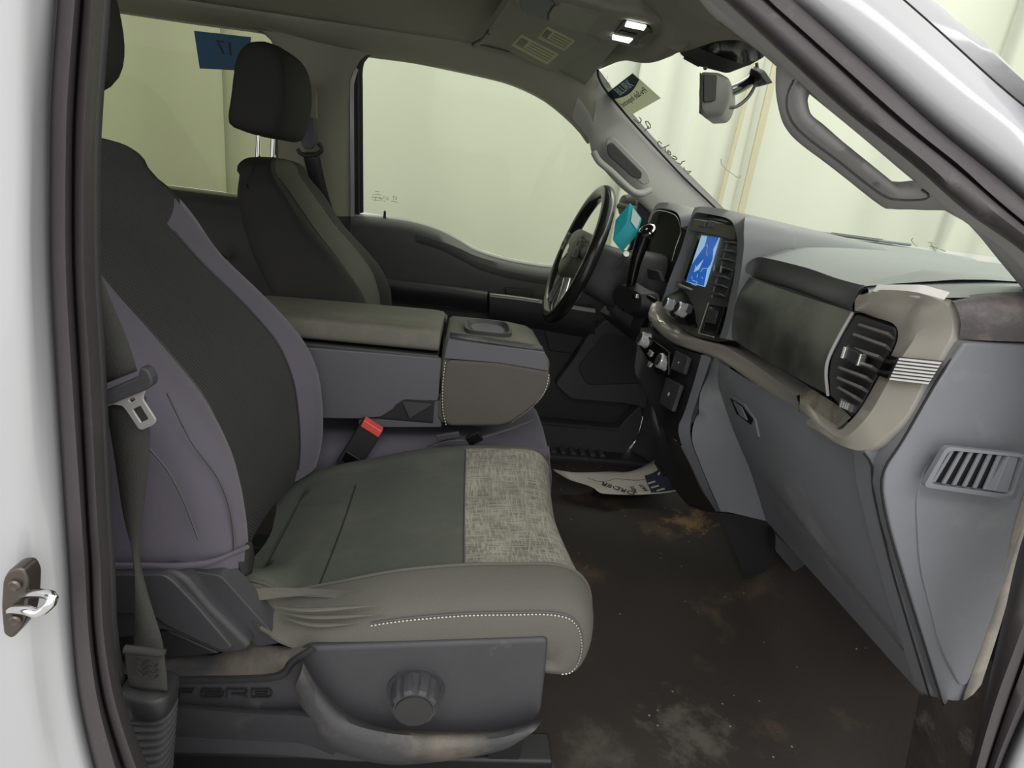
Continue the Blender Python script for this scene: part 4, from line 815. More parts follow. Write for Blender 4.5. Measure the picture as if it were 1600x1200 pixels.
# sewn end loop and ribbed sleeve
loft('sewn_loop', [rl([(197, 1013), (200, 1040), (205, 1072)], -.748), rl([(228, 1016), (229, 1045), (232, 1075)], -.752), rl([(256, 1020), (260, 1050), (262, 1078)], -.748)], M_web, sb, n=12, k=3, solid=.004)
tube('loop_edge', rl([(195, 1014), (225, 1017), (257, 1021)], -.755), .004, M_web, sb, seg=8)
for r_ in range(3): tube('sewing_row', resample(rl([(206, 1036+r_*9), (215, 1031+r_*9), (222, 1038+r_*9), (232, 1033+r_*9), (240, 1041+r_*9), (248, 1036+r_*9)], -.7555), 20), .0007, M_black, sb, seg=5)
def ring_at(px0, px1, py0, py1, y, dep, e=3):
    a = W(px0, py0, y=y); b = W(px1, py1, y=y); c = (a+b)/2; h = (b-a)/2
    return [c+h*np.sign(math.cos(t))*abs(math.cos(t))**(2/e)+np.array([0, dep, 0])*np.sign(math.sin(t))*abs(math.sin(t))**(2/e) for t in np.linspace(0, 2*math.pi, 29)[:-1]]
rings('sleeve_collar', [ring_at(198, 272, 1062, 1073, -.742, .018), ring_at(196, 274, 1066, 1078, -.742, .022), ring_at(195, 272, 1092, 1102, -.742, .022), ring_at(198, 270, 1096, 1106, -.742, .018)], M_black, sb, sh=50)
for k in range(11):
    y0 = 1096+k*11.2; xl = 191+k*2.4 + (0 if k < 4 else (k-4)*1.0); xr = 273-k*.9
    rings('sleeve_rib', [ring_at(xl+6, xr-6, y0, y0+9, -.742, .014), ring_at(xl, xr, y0+2.5, y0+11.5, -.742, .020), ring_at(xl, xr, y0+5.5, y0+14.5, -.742, .020), ring_at(xl+6, xr-6, y0+10, y0+18, -.742, .014)], M_dkplas, sb, sh=40)
# far belt on the B pillar
fb = thing('seat_belt', 'black driver seat belt hanging from the far pillar adjuster', 'seat belt', FG(540, 390, .09))
slab('adjuster_track', fillet(fgr([(473, 133), (490, 135), (494, 142), (494, 185), (470, 185), (472, 140)], .088), .004), (0, .02, 0), M_headl, fb, .002)
slab('adjuster_slider', fillet(fgr([(473, 184), (491, 184), (492, 225), (486, 233), (474, 232), (470, 222)], .098), .006), (0, .02, 0), M_conside, fb, .004)
tube('guide_loop', resample(fgr([(465, 232), (470, 240), (485, 243), (500, 238), (503, 230), (497, 224)], .10), 16), .006, M_black, fb, seg=8)
ribbon('webbing', fgr([(472, 238, .10), (490, 300, .095), (520, 370, .085), (534, 400, .085)]), fgr([(498, 238, .10), (512, 300, .095), (534, 370, .085), (546, 400, .085)]), MATS['black_plastic'], fb, n=16)
obox('belt_stop', FG(537, 371, .095), (.010, 0, .003), (0, .003, 0), (-.001, 0, .004), M_trim, fb, .001)
# ================================================================== dashboard
da = thing('dashboard', 'grey dashboard with champagne trim, touch screen stack and glove box', 'dashboard', (.62, 0, .25))
Y0, Y1 = -.17, -.575
# hidden core so that nothing shows through
box('core', (.76, -.62, .45), (.98, .68, .80), M_black, da, .01)
box('core_stack', (.56, -.15, .40), (.80, .16, .86), M_black, da, .01)
box('core_lower', (.86, -.60, .30), (1.0, .68, .5), M_black, da, .01)
# deck under the windshield
V = []; xs = np.linspace(.60, 1.02, 12); ys = np.linspace(-.68, .72, 30)
for x in xs:
    for y in ys:
        z = .868-.014*max(0, min(1, (-y-.12)/.05))+.014*math.exp(-((y-.1)/.35)**2)*min(1, (x-.6)/.25)-.03*max(0, (abs(y)-.62)/.1)
        V.append((x, y, z))
finish('deck', mesh_of(V, grid_faces(12, 30)), M_dashtop, da, 80, solid=.02, soff=-1)
box('defroster_panel', (.90, .02, .884), (.98, .50, .890), M_dashtop, da, .002)
box('defroster_slot', (.915, .04, .8885), (.925, .22, .8915), M_black, da, 0)
# passenger pad: rolled lip and top
lipT = rl([(1178, 404, -.175), (1191, 402, -.19), (1255, 417, -.36), (1305, 434, -.49), (1345, 445, -.59), (1353, 447, -.615)])
lipM = rl([(1168, 412, -.172), (1188, 412, -.19), (1252, 428, -.36), (1300, 447, -.49), (1338, 458, -.585), (1341, 456, -.60)])
lipL = rl([(1167, 426, -.172), (1184, 436, -.19), (1240, 453, -.36), (1288, 470, -.49), (1332, 486, -.58), (1333, 487, -.582)])
lipB = [p+np.array([.03, 0, .004]) for p in lipL]
t1 = [np.array([p[0]+.07, p[1], .858]) for p in lipT]; t2 = [np.array([p[0]+.15, p[1]-.0, .868]) for p in lipT]; t3 = [np.array([.80, p[1], .874]) for p in lipT]; t4 = [np.array([1.0, p[1], .876]) for p in lipT]
loft('pad_top', [lipT, t1, t2, t3, t4], M_dashtop, da, n=40, k=4, sh=80)
loft('pad_lip', [lipT, lipM, lipL, lipB], M_dashdk, da, n=40, k=4, sh=80)
# pad beyond the champagne corner, towards the door
e0 = rl([(1345, 443, -.59), (1380, 442, -.60), (1455, 445, -.62), (1530, 447, -.64), (1620, 447, -.665)])
e1 = rl([(1357, 453, -.62), (1400, 452, -.63), (1460, 457, -.655), (1530, 458, -.68), (1640, 456, -.71)])
loft('pad_crease', [e0, [a*.5+b_*.5+np.array([0, 0, .001]) for a, b_ in zip(e0, e1)], e1, rl([(1357, 457, -.630), (1400, 459, -.648), (1470, 465, -.683), (1530, 464, -.698), (1640, 461, -.72)])], M_dashtop, da, n=24, k=2, sh=80)
tp = [np.array([p[0]+.1, p[1]+.02, .868]) for p in e0]; tq = [np.array([1.0, p[1]+.0, .874]) for p in e0]
loft('pad_top_end', [e0, tp, tq], M_dashtop, da, n=24, k=3, sh=80)
M_worn = mat('worn_pad_end', srgb(92, 88, 90), .7, var=.2, vs=14, dirt=srgb(134, 124, 120), dirt_s=22, dirt_t=(.48, .7), bump=.6, bs=140)
loft('pad_end', [rl([(1480, 468, -.672), (1530, 459, -.69), (1600, 456, -.70), (1660, 456, -.71)]), rl([(1491, 474, -.70), (1530, 470, -.71), (1600, 467, -.72), (1660, 466, -.73)]), rl([(1501, 500, -.706), (1540, 498, -.72), (1600, 497, -.73), (1660, 496, -.74)]), rl([(1499, 530, -.70), (1540, 532, -.712), (1600, 534, -.722), (1660, 536, -.73)])], M_worn, da, n=24, k=4, sh=80)
# glossy dark upper glove panel
gl = [(1171, 433), (1153, 462), (1144, 498), (1143, 528)]; gr = [(1335, 488), (1314, 525), (1297, 560), (1293, 585), (1296, 618)]
M_wet = mat('dark_panel_streaked', srgb(58, 59, 56), .35, var=.35, vs=26, stretch=(1, .25, 2.2), dirt=srgb(92, 94, 86), dirt_s=5, dirt_t=(.42, .6))
A_, B_ = resample(rl(gl, Y0), 20), resample(rl(gr, Y1), 20)
loft('upper_glove_door', [A_]+[[a*(1-t)+b_*t+np.array([-.008*math.sin(math.pi*t), 0, 0]) for a, b_ in zip(A_, B_)] for t in (.25, .5, .75)]+[B_], M_wet, da, n=24, k=5, sh=80)
tube('chrome_strip', resample([p+np.array([-.002, 0, 0]) for p in rl(gr, Y1-.002)], 24), .0022, M_trim, da, seg=6)
tube('pull_edge', resample(rl([(1154, 526, -.19), (1200, 554, -.33), (1255, 588, -.475), (1268, 591, -.50), (1269, 602, -.505)]), 24), .0022, M_trim, da, seg=6, flat=1)
# champagne tray and bezel
T = [(1031, 471, .175), (1021, 481, .17), (1024, 490, .15), (1047, 511, .07), (1067, 523, .0), (1095, 531, -.07), (1121, 537, -.13), (1139, 543, -.17), (1197, 579, -.335), (1249, 616, -.47)]
Tf = [(1018, 476, .176), (1013, 488, .17), (1018, 500, .145), (1042, 522, .07), (1064, 533, .0), (1093, 541, -.07), (1121, 548, -.13), (1136, 555, -.17), (1192, 590, -.335), (1249, 634, -.47)]
Bt = [(1020, 484, .17), (1015, 497, .165), (1022, 511, .14), (1046, 533, .07), (1068, 543, .0), (1095, 552, -.07), (1118, 559, -.13), (1131, 565, -.17), (1185, 604, -.33), (1250, 655, -.475)]
Ti = [np.array([max(p[0]+.045, .545), p[1], p[2]-.004]) for p in rl(T)]
loft('tray_lip', [Ti, rl(T), [a*.5+b_*.5+np.array([-.004, 0, .002]) for a, b_ in zip(rl(T), rl(Tf))], rl(Tf), rl(Bt), [p+np.array([.04, 0, .0]) for p in rl(Bt)]], M_champ, da, n=70, k=3, sh=60)
# tray floor inside the corner
loft('tray_floor', [rl([(1250, 617, -.47), (1254, 633, -.495), (1300, 664, -.57), (1308, 670, -.60)]), rl([(1262, 604, -.47), (1275, 612, -.50), (1310, 634, -.57), (1330, 652, -.61)])], mat('dusty_champagne', srgb(150, 146, 134), .5, metal=.3, var=.1, dirt=srgb(112, 98, 88), dirt_s=30, dirt_t=(.45, .62)), da, n=16, k=3)
O = [(1342, 460, -.600), (1372, 453, -.640), (1430, 455, -.672), (1480, 468, -.690), (1493, 478, -.697), (1500, 500, -.70), (1497, 526, -.70), (1474, 566, -.70), (1451, 600, -.70), (1425, 649, -.70), (1392, 680, -.695), (1352, 706, -.68), (1302, 690, -.62), (1250, 657, -.48)]
C_ = [(1336, 468, -.592), (1358, 466, -.615), (1395, 470, -.638), (1428, 473, -.652), (1436, 482, -.660), (1437, 510, -.662), (1430, 530, -.662), (1410, 560, -.662), (1392, 592, -.660), (1366, 640, -.660), (1340, 672, -.655), (1314, 687, -.635), (1288, 672, -.58), (1249, 640, -.478)]
I_ = [(1335, 486, -.580), (1358, 494, -.600), (1380, 500, -.618), (1394, 505, -.625), (1400, 512, -.628), (1402, 520, -.63), (1400, 532, -.63), (1389, 556, -.63), (1376, 580, -.628), (1347, 632, -.625), (1325, 660, -.62), (1308, 671, -.605), (1282, 652, -.55), (1250, 618, -.472)]
Op = [p+np.array([.03, .012, -.002]) for p in rl(O)]
bz = [Op, rl(O), [W(a[0]*.92+b_[0]*.08, a[1]*.92+b_[1]*.08, y=a[2]*.92+b_[2]*.08-.004) for a, b_ in zip(O, C_)], [W(a[0]*.06+b_[0]*.94, a[1]*.06+b_[1]*.94, y=b_[2]-.007) for a, b_ in zip(O, C_)], [W(a[0]*.94+b_[0]*.06, a[1]*.94+b_[1]*.06, y=a[2]-.005) for a, b_ in zip(C_, I_)], rl(I_), [p+np.array([.035, .004, 0]) for p in rl(I_)]]
loft('corner_bezel', bz, M_champ, da, n=80, k=2, sh=28, smooth=False)
M_stripe = mat('badge_and_highlight_white', srgb(226, 226, 224), .3, metal=.1)
slab('painted_top_highlight', fillet([p for p in rl([(1360, 455, -.632), (1432, 456, -.674), (1478, 469, -.692), (1436, 473, -.658)])], .004), (0, -.004, .008), M_stripe, da, .0006)  # white sheet painting the overhead highlight along the bezel top
# badge on the bezel
slab('badge_lens', rl([(1388, 554, -.634), (1404, 558, -.668), (1388, 592, -.668), (1371, 585, -.634)]), (-.003, -.002, 0), M_gloss, da, .0008)
bd = slab('badge_plate', rl([(1405, 557, -.668), (1475, 564, -.705), (1453, 600, -.705), (1388, 593, -.668)]), (-.003, -.003, 0), M_dkplas, da, .0006)
for k in range(7):
    t = (k+.35)/7; tt = t+.075
    a = np.array([1405+(1388-1405)*t, 557+(593-557)*t]); b2 = np.array([1475+(1453-1475)*t, 564+(600-564)*t]); c2 = np.array([1475+(1453-1475)*tt, 564+(600-564)*tt]); d2_ = np.array([1405+(1388-1405)*tt, 557+(593-557)*tt])
    slab('badge_bar', rl([(a[0]+2, a[1], -.671), (b2[0]-2, b2[1], -.708), (c2[0]-2, c2[1], -.708), (d2_[0]+2, d2_[1], -.671)]), (-.003, -.003, 0), M_stripe, bd, 0)
# side vent
sv = slab('vent_frame', fillet(rl([(1337, 490, -.58), (1400, 512, -.628), (1400, 532, -.628), (1345, 636, -.622), (1330, 652, -.615), (1296, 618, -.577), (1294, 585, -.577), (1298, 560, -.577), (1316, 525, -.578)]), .004), (.03, .01, 0), M_black, da, .002)
M_slat = mat('vent_slat', srgb(96, 94, 93), .45, var=.08)
vs_ = [((1352, 511), (1399, 526)), ((1344, 526), (1394, 544)), ((1334, 545), (1384, 561)), ((1327, 561), (1374, 577)), ((1321, 577), (1364, 593)), ((1319, 593), (1357, 609)), ((1320, 608), (1348, 624))]
for a, b2 in vs_:
    A, B = W(*a, y=-.588), W(*b2, y=-.630); t = (B-A)/2; u = np.array([-.014, -.006, .006])
    obox('vent_slat', (A+B)/2+np.array([-.006, -.002, 0]), t, u*.6, (.0008, 0, .0016), M_slat, sv, .0006, 1)
for a, b2 in (((1372, 508), (1344, 580)), ((1362, 560), (1330, 615))):
    A, B = W(*a, y=-.60), W(*b2, y=-.60); obox('vent_vane', (A+B)/2+np.array([.004, 0, 0]), (B-A)/2, (.008, .003, 0), (.0, .0012, 0), M_dkplas, sv, 0)
kb = obox('vent_slider', (W(1338, 549, y=-.592)+W(1362, 562, y=-.615))/2+np.array([-.014, -.005, 0]), (W(1362, 562, y=-.615)-W(1338, 549, y=-.592))/2, (.008, .003, 0), (0, 0, .0075), M_black, sv, .002)
for (px, py) in ((1339, 551), (1363, 562)): obox('slider_cap', W(px, py, y=-.597 if px < 1350 else -.614)+np.array([-.018, -.006, 0]), (.001, -.0016, 0), (.005, .002, 0), (0, 0, .007), M_bright, kb, .001)
obox('thumb_wheel', W(1333, 634, y=-.61)+np.array([-.006, 0, 0]), (.003, -.009, -.001), (.004, .001, 0), (0, 0, .005), M_slat, sv, .001)
for k in range(4): obox('wheel_notch', W(1328+k*3.4, 632+k*1.4, y=-.606-k*.003)+np.array([-.011, -.001, 0]), (.0005, -.0008, 0), (.001, 0, 0), (0, 0, .004), M_bright, sv, 0)
# lower glove box
GL = [(1125, 566), (1122, 596), (1130, 626), (1149, 680), (1173, 737), (1197, 814)]; GR = [(1349, 706), (1361, 726), (1366, 775), (1390, 880), (1418, 976), (1457, 1105)]
A_, B_ = resample(rl(GL, -.172), 24), resample(rl(GR, -.655), 24)
def glp(t, s): # t across, s down
    i = s*23; k = min(22, int(i)); f = i-k
    a = A_[k]*(1-f)+A_[k+1]*f; b_ = B_[k]*(1-f)+B_[k+1]*f; return a*(1-t)+b_*t+np.array([-.014*math.sin(math.pi*t)*math.sin(math.pi*min(1, s*1.1)), 0, 0])
gb = loft('glove_box_door', [[glp(t, s) for s in np.linspace(0, 1, 24)] for t in np.linspace(0, 1, 13)], M_dash, da, n=30, k=2, sh=80)
loft('glove_box_skirt', [[glp(t, 1)+np.array([0, 0, 0]) for t in np.linspace(0, 1, 9)], [glp(t, 1)+np.array([.06, 0, .02]) for t in np.linspace(0, 1, 9)]], M_dkplas, da, n=20)
# panel gap on the glove box (door edge above the lower strip)
tube('door_gap', resample([glp(.22+.78*t, .52+.28*t**1.1)+np.array([-.0065, 0, 0]) for t in np.linspace(0.1, 1, 16)], 24), .0012, M_dashdk, gb, seg=5)
def onpx(px, py, y, o=0): return W(px, py, y=y)+np.array([-o, 0, 0])
_T, _S = np.meshgrid(np.linspace(0, 1, 121), np.linspace(0, 1, 121)); _pts = [glp(t, s) for t, s in zip(_T.ravel(), _S.ravel())]; _px = np.array([proj(p) for p in _pts])
def on_glove(px, py, o=.0):
    k = int(np.argmin(((_px-np.array([px, py]))**2).sum(1))); return WP(px, py, _pts[k], (-.9, -.15, .4))+np.array([-o, 0, 0])
def gq(pts, o): return [on_glove(a, b, o) for a, b in pts]
slab('latch_recess', fillet(gq([(1141, 617), (1164, 631), (1182, 655), (1188, 684), (1152, 652)], .0035), .004), (.006, 0, 0), M_dash, gb, .0015)
slab('latch_pocket', fillet(gq([(1144, 622), (1163, 634), (1180, 656), (1177, 664), (1154, 647)], .0045), .003), (.002, 0, 0), M_matte, gb, 0)
slab('latch_paddle', fillet(gq([(1150, 627), (1163, 636), (1172, 657), (1161, 650)], .0065), .002), (.003, 0, 0), M_dash, gb, .001)
# centre trim left of the glove box
cl = [(1112, 559, -.135), (1104, 584, -.135), (1091, 622, -.135), (1080, 660, -.135), (1081, 690, -.135), (1094, 724, -.135), (1112, 768, -.135), (1125, 797, -.135)]
loft('stack_side_panel', [[p+np.array([.05, .0, 0]) for p in rl(cl)], rl(cl), rl([(a[0], a[1], -.176) for a in GL])], M_dash, da, n=30, k=3, sh=60, smooth=False)
loft('stack_side_foot', [rl([(1125, 797, -.135), (1160, 806, -.155), (1197, 814, -.172)]), [p+np.array([.1, 0, .01]) for p in rl([(1125, 797, -.135), (1160, 806, -.155), (1197, 814, -.172)])]], M_dkplas, da, n=8)
sl_ = [(1096, 554, -.10), (1083, 600, -.10), (1068, 646, -.10), (1058, 668, -.10), (1062, 690, -.10), (1076, 722, -.10), (1098, 768, -.10), (1118, 799, -.10)]
loft('stack_edge_strip', [[p+np.array([.03, 0, 0]) for p in rl(sl_)], rl(sl_), rl([(a[0]-1, a[1], -.130) for a in cl])], M_dash, da, n=24, k=2, sh=50, smooth=False)
# lower black control face
lf = [(1000, 512, .12), (1018, 520, .115), (1045, 535, .06), (1066, 546, .0), (1096, 556, -.095)]
lb = [(1018, 625, .08), (1026, 650, .06), (1036, 668, .03), (1044, 680, .0), (1060, 690, -.095)]
loft('lower_control_face', [[p+np.array([.05, .02, 0]) for p in rl(lf)], rl(lf), rl([(990, 580, .125), (1000, 600, .11), (1030, 615, .06), (1046, 628, .0), (1072, 636, -.095)]), rl(lb), [p+np.array([.05, 0, -.02]) for p in rl(lb)]], M_black, da, n=24, k=3, sh=60, smooth=False)
M_knob = mat('knurled_chrome', srgb(226, 227, 230), .25, metal=.6, var=.03)
def knob(px, py, y, r, l, nm):
    c = W(px, py, y=y); kb_ = lathe(nm, c, (-.95, 0, .28), [(r*1.12, 0), (r*1.12, .004), (r, .005), (r, l*.92), (r*.9, l), (r*.75, l+.001)], M_knob, da, seg=48, wob=lambda i, a: 1-(.05 if (2 <= i <= 3 and math.cos(24*a) > .2) else 0), sh=25)
    lathe('knob_face', c, (-.95, 0, .28), [(r*.78, l*.9), (r*.76, l+.002), (.0005, l+.002)], M_black, kb_, seg=24)
knob(1012, 533, .105, .017, .022, 'climate_knob'); knob(1043, 568, .02, .018, .024, 'climate_knob')
slab('climate_panel', fillet(rl([(1006, 545, .12), (1012, 522, .12), (1052, 552, .0), (1052, 590, -.005), (1034, 588, .02)]), .004), (-.012, 0, .003), M_gloss, da, .003)
obox('climate_button', W(1027, 553, y=.06)+np.array([-.016, 0, 0]), (0, .012, 0), (.003, 0, 0), (.002, 0, .006), M_bright, da, .001)
obox('climate_button', W(1026, 570, y=.055)+np.array([-.016, 0, 0]), (0, .010, 0), (.003, 0, 0), (.002, 0, .005), M_bright, da, .001)
for q in ([(1061, 549, -.01), (1082, 560, -.07), (1074, 587, -.07), (1053, 578, -.01)], [(1047, 591, .0), (1070, 603, -.075), (1056, 645, -.075), (1035, 632, .0)]):
    sw = slab('rocker_switch', fillet(rl(q), .004), (-.010, 0, .002), M_dkplas, da, .003)
    c = sum(rl(q))/4+np.array([-.0108, 0, .002])
    obox('switch_icon', c, (0, .0035, -.0006), (.0004, 0, 0), (.0004, 0, .004 if q[0][0] < 1050 else .0016), M_label, sw, 0)
for (px, py) in ((1017, 508), (1000, 556)): obox('small_button', W(px, py, y=.15), (.004, 0, 0), (0, .010, 0), (0, 0, .010), M_dkplas, da, .002)
# lower tunnel cover and duct
loft('lower_tunnel_cover', [rl([(1018, 625, .08), (1035, 668, .05), (1062, 694, -.09)]), rl([(1022, 690, .06), (1050, 700, .0), (1080, 730, -.10)]), rl([(1048, 755, .06), (1075, 768, .0), (1098, 770, -.10)]), rl([(1075, 790, .06), (1105, 800, .0), (1125, 800, -.11)])], M_black, da, n=16, k=3)
dk = [(1120, 800), (1197, 812), (1217, 836), (1211, 862), (1244, 898), (1165, 906), (1146, 860)]
slab('air_duct', fillet(rl(dk, -.055), .008), (.03, .12, 0), M_black, da, .006, 3)
slab('air_duct_rear', rl([(1212, 835), (1240, 860), (1290, 918), (1300, 935), (1243, 898), (1211, 862)], -.10), (.03, .1, 0), M_doorp, da, .004)
# centre stack face
def st(px, py, y): return W(px, py, y=y)
hood_o = [(1026, 470, .172), (1040, 432, .172), (1060, 385, .172), (1072, 345, .165), (1079, 327, .155), (1088, 323, .14), (1110, 325, .06), (1135, 330, -.03), (1150, 335, -.10), (1158, 345, -.145), (1163, 365, -.165), (1166, 385, -.170), (1160, 430, -.172), (1152, 470, -.172), (1143, 505, -.172), (1135, 530, -.172)]
hood_i = [(1040, 470, .150), (1051, 435, .150), (1068, 390, .150), (1080, 350, .145), (1086, 337, .135), (1092, 333, .12), (1112, 336, .055), (1132, 340, -.02), (1143, 345, -.085), (1149, 354, -.115), (1153, 370, -.130), (1154, 385, -.135), (1149, 430, -.137), (1141, 470, -.137), (1133, 505, -.137), (1126, 528, -.137)]
HO, HI = rl(hood_o), rl(hood_i)
loft('stack_frame', [[np.array([.80, p[1], min(p[2]*.98, .882)]) for p in HO], [p+np.array([.05, 0, -.001]) for p in HO], HO, [a*.5+b_*.5+np.array([-.006, 0, 0]) for a, b_ in zip(HO, HI)], HI, [p+np.array([.03, 0, 0]) for p in HI]], M_dash, da, n=70, k=2, sh=50)
face = [(1036, 470, .155), (1052, 435, .155), (1070, 390, .155), (1082, 350, .15), (1092, 334, .13), (1132, 341, -.02), (1150, 356, -.12), (1155, 385, -.138), (1140, 470, -.14), (1124, 531, -.14), (1100, 532, -.08), (1070, 524, .0), (1050, 512, .06)]
fr = [p+np.array([.022, 0, 0]) for p in rl(face)]
sf = slab('stack_face', fr, (.02, 0, 0), mat('stack_face_dark', srgb(88, 88, 83), .5, var=.1), da, .002)
# screen: true landscape display at x = const plane
scr = [(1091, 363, .135), (1134, 371, -.0), (1112, 458, .0), (1064, 437, .14)]
S4 = [p+np.array([-.003, 0, 0]) for p in rl(scr)]
sc = slab('touch_screen', fillet(S4, .006), (.012, 0, 0), mat('screen_border', srgb(112, 112, 104), .3), da, .0015)
def sxy(u, v, o=.0035): # u across from left(driver) to right, v down
    a = S4[0]*(1-u)+S4[1]*u; b_ = S4[3]*(1-u)+S4[2]*u; return a*(1-v)+b_*v+np.array([-o, 0, .0])
M_scr = mat('screen_sky', srgb(150, 190, 224), .15, emit=srgb(150, 190, 224), es=.40)
M_scb = mat('screen_blue', srgb(44, 96, 176), .15, emit=srgb(40, 92, 176), es=.40)
M_scd = mat('screen_dark', srgb(14, 18, 24), .15)
slab('display', [sxy(.26, .04), sxy(.90, .02), sxy(.86, .93), sxy(.26, .98)], (.001, 0, 0), M_scr, sc, 0)
slab('display_edge', [sxy(.16, .06), sxy(.26, .05), sxy(.26, .98), sxy(.16, .94)], (.001, 0, 0), M_scd, sc, 0)
slab('display_picture', [sxy(u, v, .0040) for u, v in ((.48, .03), (.88, .02), (.84, .14), (.80, .24), (.86, .40), (.84, .52), (.78, .60), (.82, .92), (.27, .97), (.27, .62), (.40, .38), (.50, .22))], (.0004, 0, 0), M_scb, sc, 0)
strokes('display_lines', [[(.56, .18), (.60, .22), (.62, .30), (.68, .38)], [(.40, .62), (.44, .66)], [(.62, .70), (.66, .62), (.78, .60)], [(.55, .76), (.56, .82)], [(.40, .84), (.42, .88)], [(.70, .78), (.74, .80)], [(.45, .90), (.60, .90), (.60, .97), (.45, .97)]], lambda u, v: sxy(u, v, .0046), .0006, M_scr, sc)
# hazard buttons above the screen
obox('upper_panel', sum(rl([(1084, 352, .12), (1146, 356, -.10)]))/2+np.array([.004, 0, -.004]), (0, .115, 0), (.006, 0, 0), (.002, 0, .014), M_conlid, da, .003)
for (px, py, y) in ((1103, 350, .06), (1117, 351, .015)): obox('hazard_button', W(px, py, y=y)+np.array([-.006, 0, 0]), (0, .017, 0), (.004, 0, 0), (.001, 0, .007), M_conside, da, .002)
loft('painted_hood_shade', [rl([(1083, 342, .13), (1112, 341, .05), (1140, 347, -.08)]), rl([(1083, 346, .13), (1112, 345, .05), (1140, 351, -.08)])], M_black, da, n=10, solid=.003)  # black strip painting the shade under the stack hood
# stack vents
vq = [(1140, 374, -.040), (1158, 376, -.120), (1130, 466, -.128), (1113, 463, -.045)]
cv = slab('stack_vent', [p+np.array([.004, 0, 0]) for p in rl(vq)], (.02, 0, 0), M_black, da, .001)
for k in range(7):
    t = .06+k*.148
    a = (vq[0][0]*(1-t)+vq[3][0]*t, vq[0][1]*(1-t)+vq[3][1]*t); b2 = (vq[1][0]*(1-t)+vq[2][0]*t, vq[1][1]*(1-t)+vq[2][1]*t)
    A, B = W(*a, y=-.043), W(*b2, y=-.123); obox('vent_slat', (A+B)/2+np.array([-.004, 0, 0]), (B-A)/2, (.007, 0, -.002), (0, 0, .0016), M_slat, cv, .0005, 1)
tube('vent_edge', [W(1139, 372, y=-.038), W(1112, 465, y=-.042)], .0018, M_trim, cv, seg=6)
kk_ = obox('vent_slider', W(1134, 421, y=-.07)+np.array([-.012, 0, 0]), (0, .014, 0), (.006, 0, 0), (0, 0, .007), M_black, cv, .002)
obox('slider_cap', W(1140, 422, y=-.085)+np.array([-.018, 0, 0]), (0, .002, 0), (.002, 0, 0), (0, 0, .007), M_bright, kk_, .0005)
obox('slider_cap', W(1129, 420, y=-.056)+np.array([-.018, 0, 0]), (0, .002, 0), (.002, 0, 0), (0, 0, .007), M_bright, kk_, .0005)
# power socket block under the vents
ub = [(1110, 474, -.045), (1133, 480, -.126), (1120, 524, -.128), (1096, 520, -.045)]
us = slab('socket_panel', fillet([p+np.array([-.002, 0, 0]) for p in rl(ub)], .003), (.02, 0, 0), M_gloss, da, .001)
tube('socket_edge', [W(1110, 473, y=-.043)+np.array([-.004, 0, 0]), W(1094, 521, y=-.043)+np.array([-.004, 0, 0]), W(1118, 527, y=-.127)+np.array([-.004, 0, 0])], .0016, M_trim, us, seg=6)
slab('socket_door', fillet([p+np.array([-.004, 0, 0]) for p in rl([(1113, 482, -.06), (1127, 486, -.11), (1121, 507, -.11), (1107, 504, -.06)])], .003), (-.004, 0, 0), M_dkplas, us, .001)
# audio knobs
slab('audio_panel', fillet(rl([(1036, 466, .15), (1062, 452, .135), (1086, 472, .045), (1090, 490, .02), (1086, 512, -.01), (1060, 506, .04), (1040, 490, .10)]), .005), (.012, 0, 0), M_gloss, da, .003)
knob(1051, 478, .095, .013, .020, 'audio_knob'); knob(1071, 486, .03, .015, .022, 'audio_knob')
obox('audio_button', W(1083, 484, y=.0)+np.array([-.008, 0, 0]), (0, .010, 0), (.003, 0, 0), (.002, 0, .009), M_dkplas, da, .002)
loft('lower_screen_trim', [rl([(1056, 440, .15), (1112, 464, .0)]), rl([(1055, 446, .15), (1111, 470, .0)])], M_bright, da, n=8, solid=.002)
# dash end: grey strip and end panel with grille
ep = [(1507, 535), (1462, 600), (1412, 687), (1383, 733), (1379, 768), (1391, 830), (1422, 934), (1474, 1101), (1491, 1113), (1511, 1139), (1524, 1095), (1566, 965), (1602, 830), (1650, 720), (1660, 538)]
EP = [W(p[0], p[1], y=-.705-.018*max(0, (p[0]-1440)/200)) for p in ep]
hole = fillet(rl([(1476, 700, -.725), (1592, 711, -.736), (1574, 770, -.734), (1448, 752, -.722)]), .006)
pe = slab('end_panel', EP, (.006, .03, 0), M_dash, da, .004, 2)
slab('end_panel_field', fillet([p+np.array([0, -.005, 0]) for p in rl([(1530, 582, -.706), (1650, 580, -.722), (1640, 690, -.72), (1600, 800, -.718), (1540, 1000, -.712), (1500, 1080, -.708), (1465, 1010, -.706), (1432, 880, -.705), (1425, 760, -.705), (1470, 660, -.705)])], .03), (0, .006, 0), M_dash, pe, .002)
es = [(1351, 707), (1382, 684), (1400, 680), (1426, 650), (1452, 601), (1474, 567), (1499, 530), (1507, 535), (1462, 600), (1412, 687), (1383, 733), (1379, 768), (1391, 830), (1422, 934), (1474, 1101), (1458, 1105), (1419, 977), (1391, 880), (1366, 775), (1362, 727)]
slab('end_strip', [W(p[0], p[1], y=-.680) for p in es], (.0, .035, 0), M_dash, da, .003)
M_dusty = mat('dusty_edge', srgb(140, 137, 132), .8, var=.2, vs=30, dirt=srgb(164, 156, 144), dirt_s=24, dirt_t=(.45, .65))
epy = lambda a, b: W(a, b, y=-.7075-.018*max(0, (a-1440)/200))
loft('dusty_edge', [[epy(*p) for p in ((1624, 700), (1588, 812), (1552, 955), (1506, 1088), (1497, 1118))], [epy(*p) for p in ((1650, 718), (1602, 830), (1566, 966), (1524, 1096), (1512, 1136))]], M_dusty, pe, n=24, solid=.001)
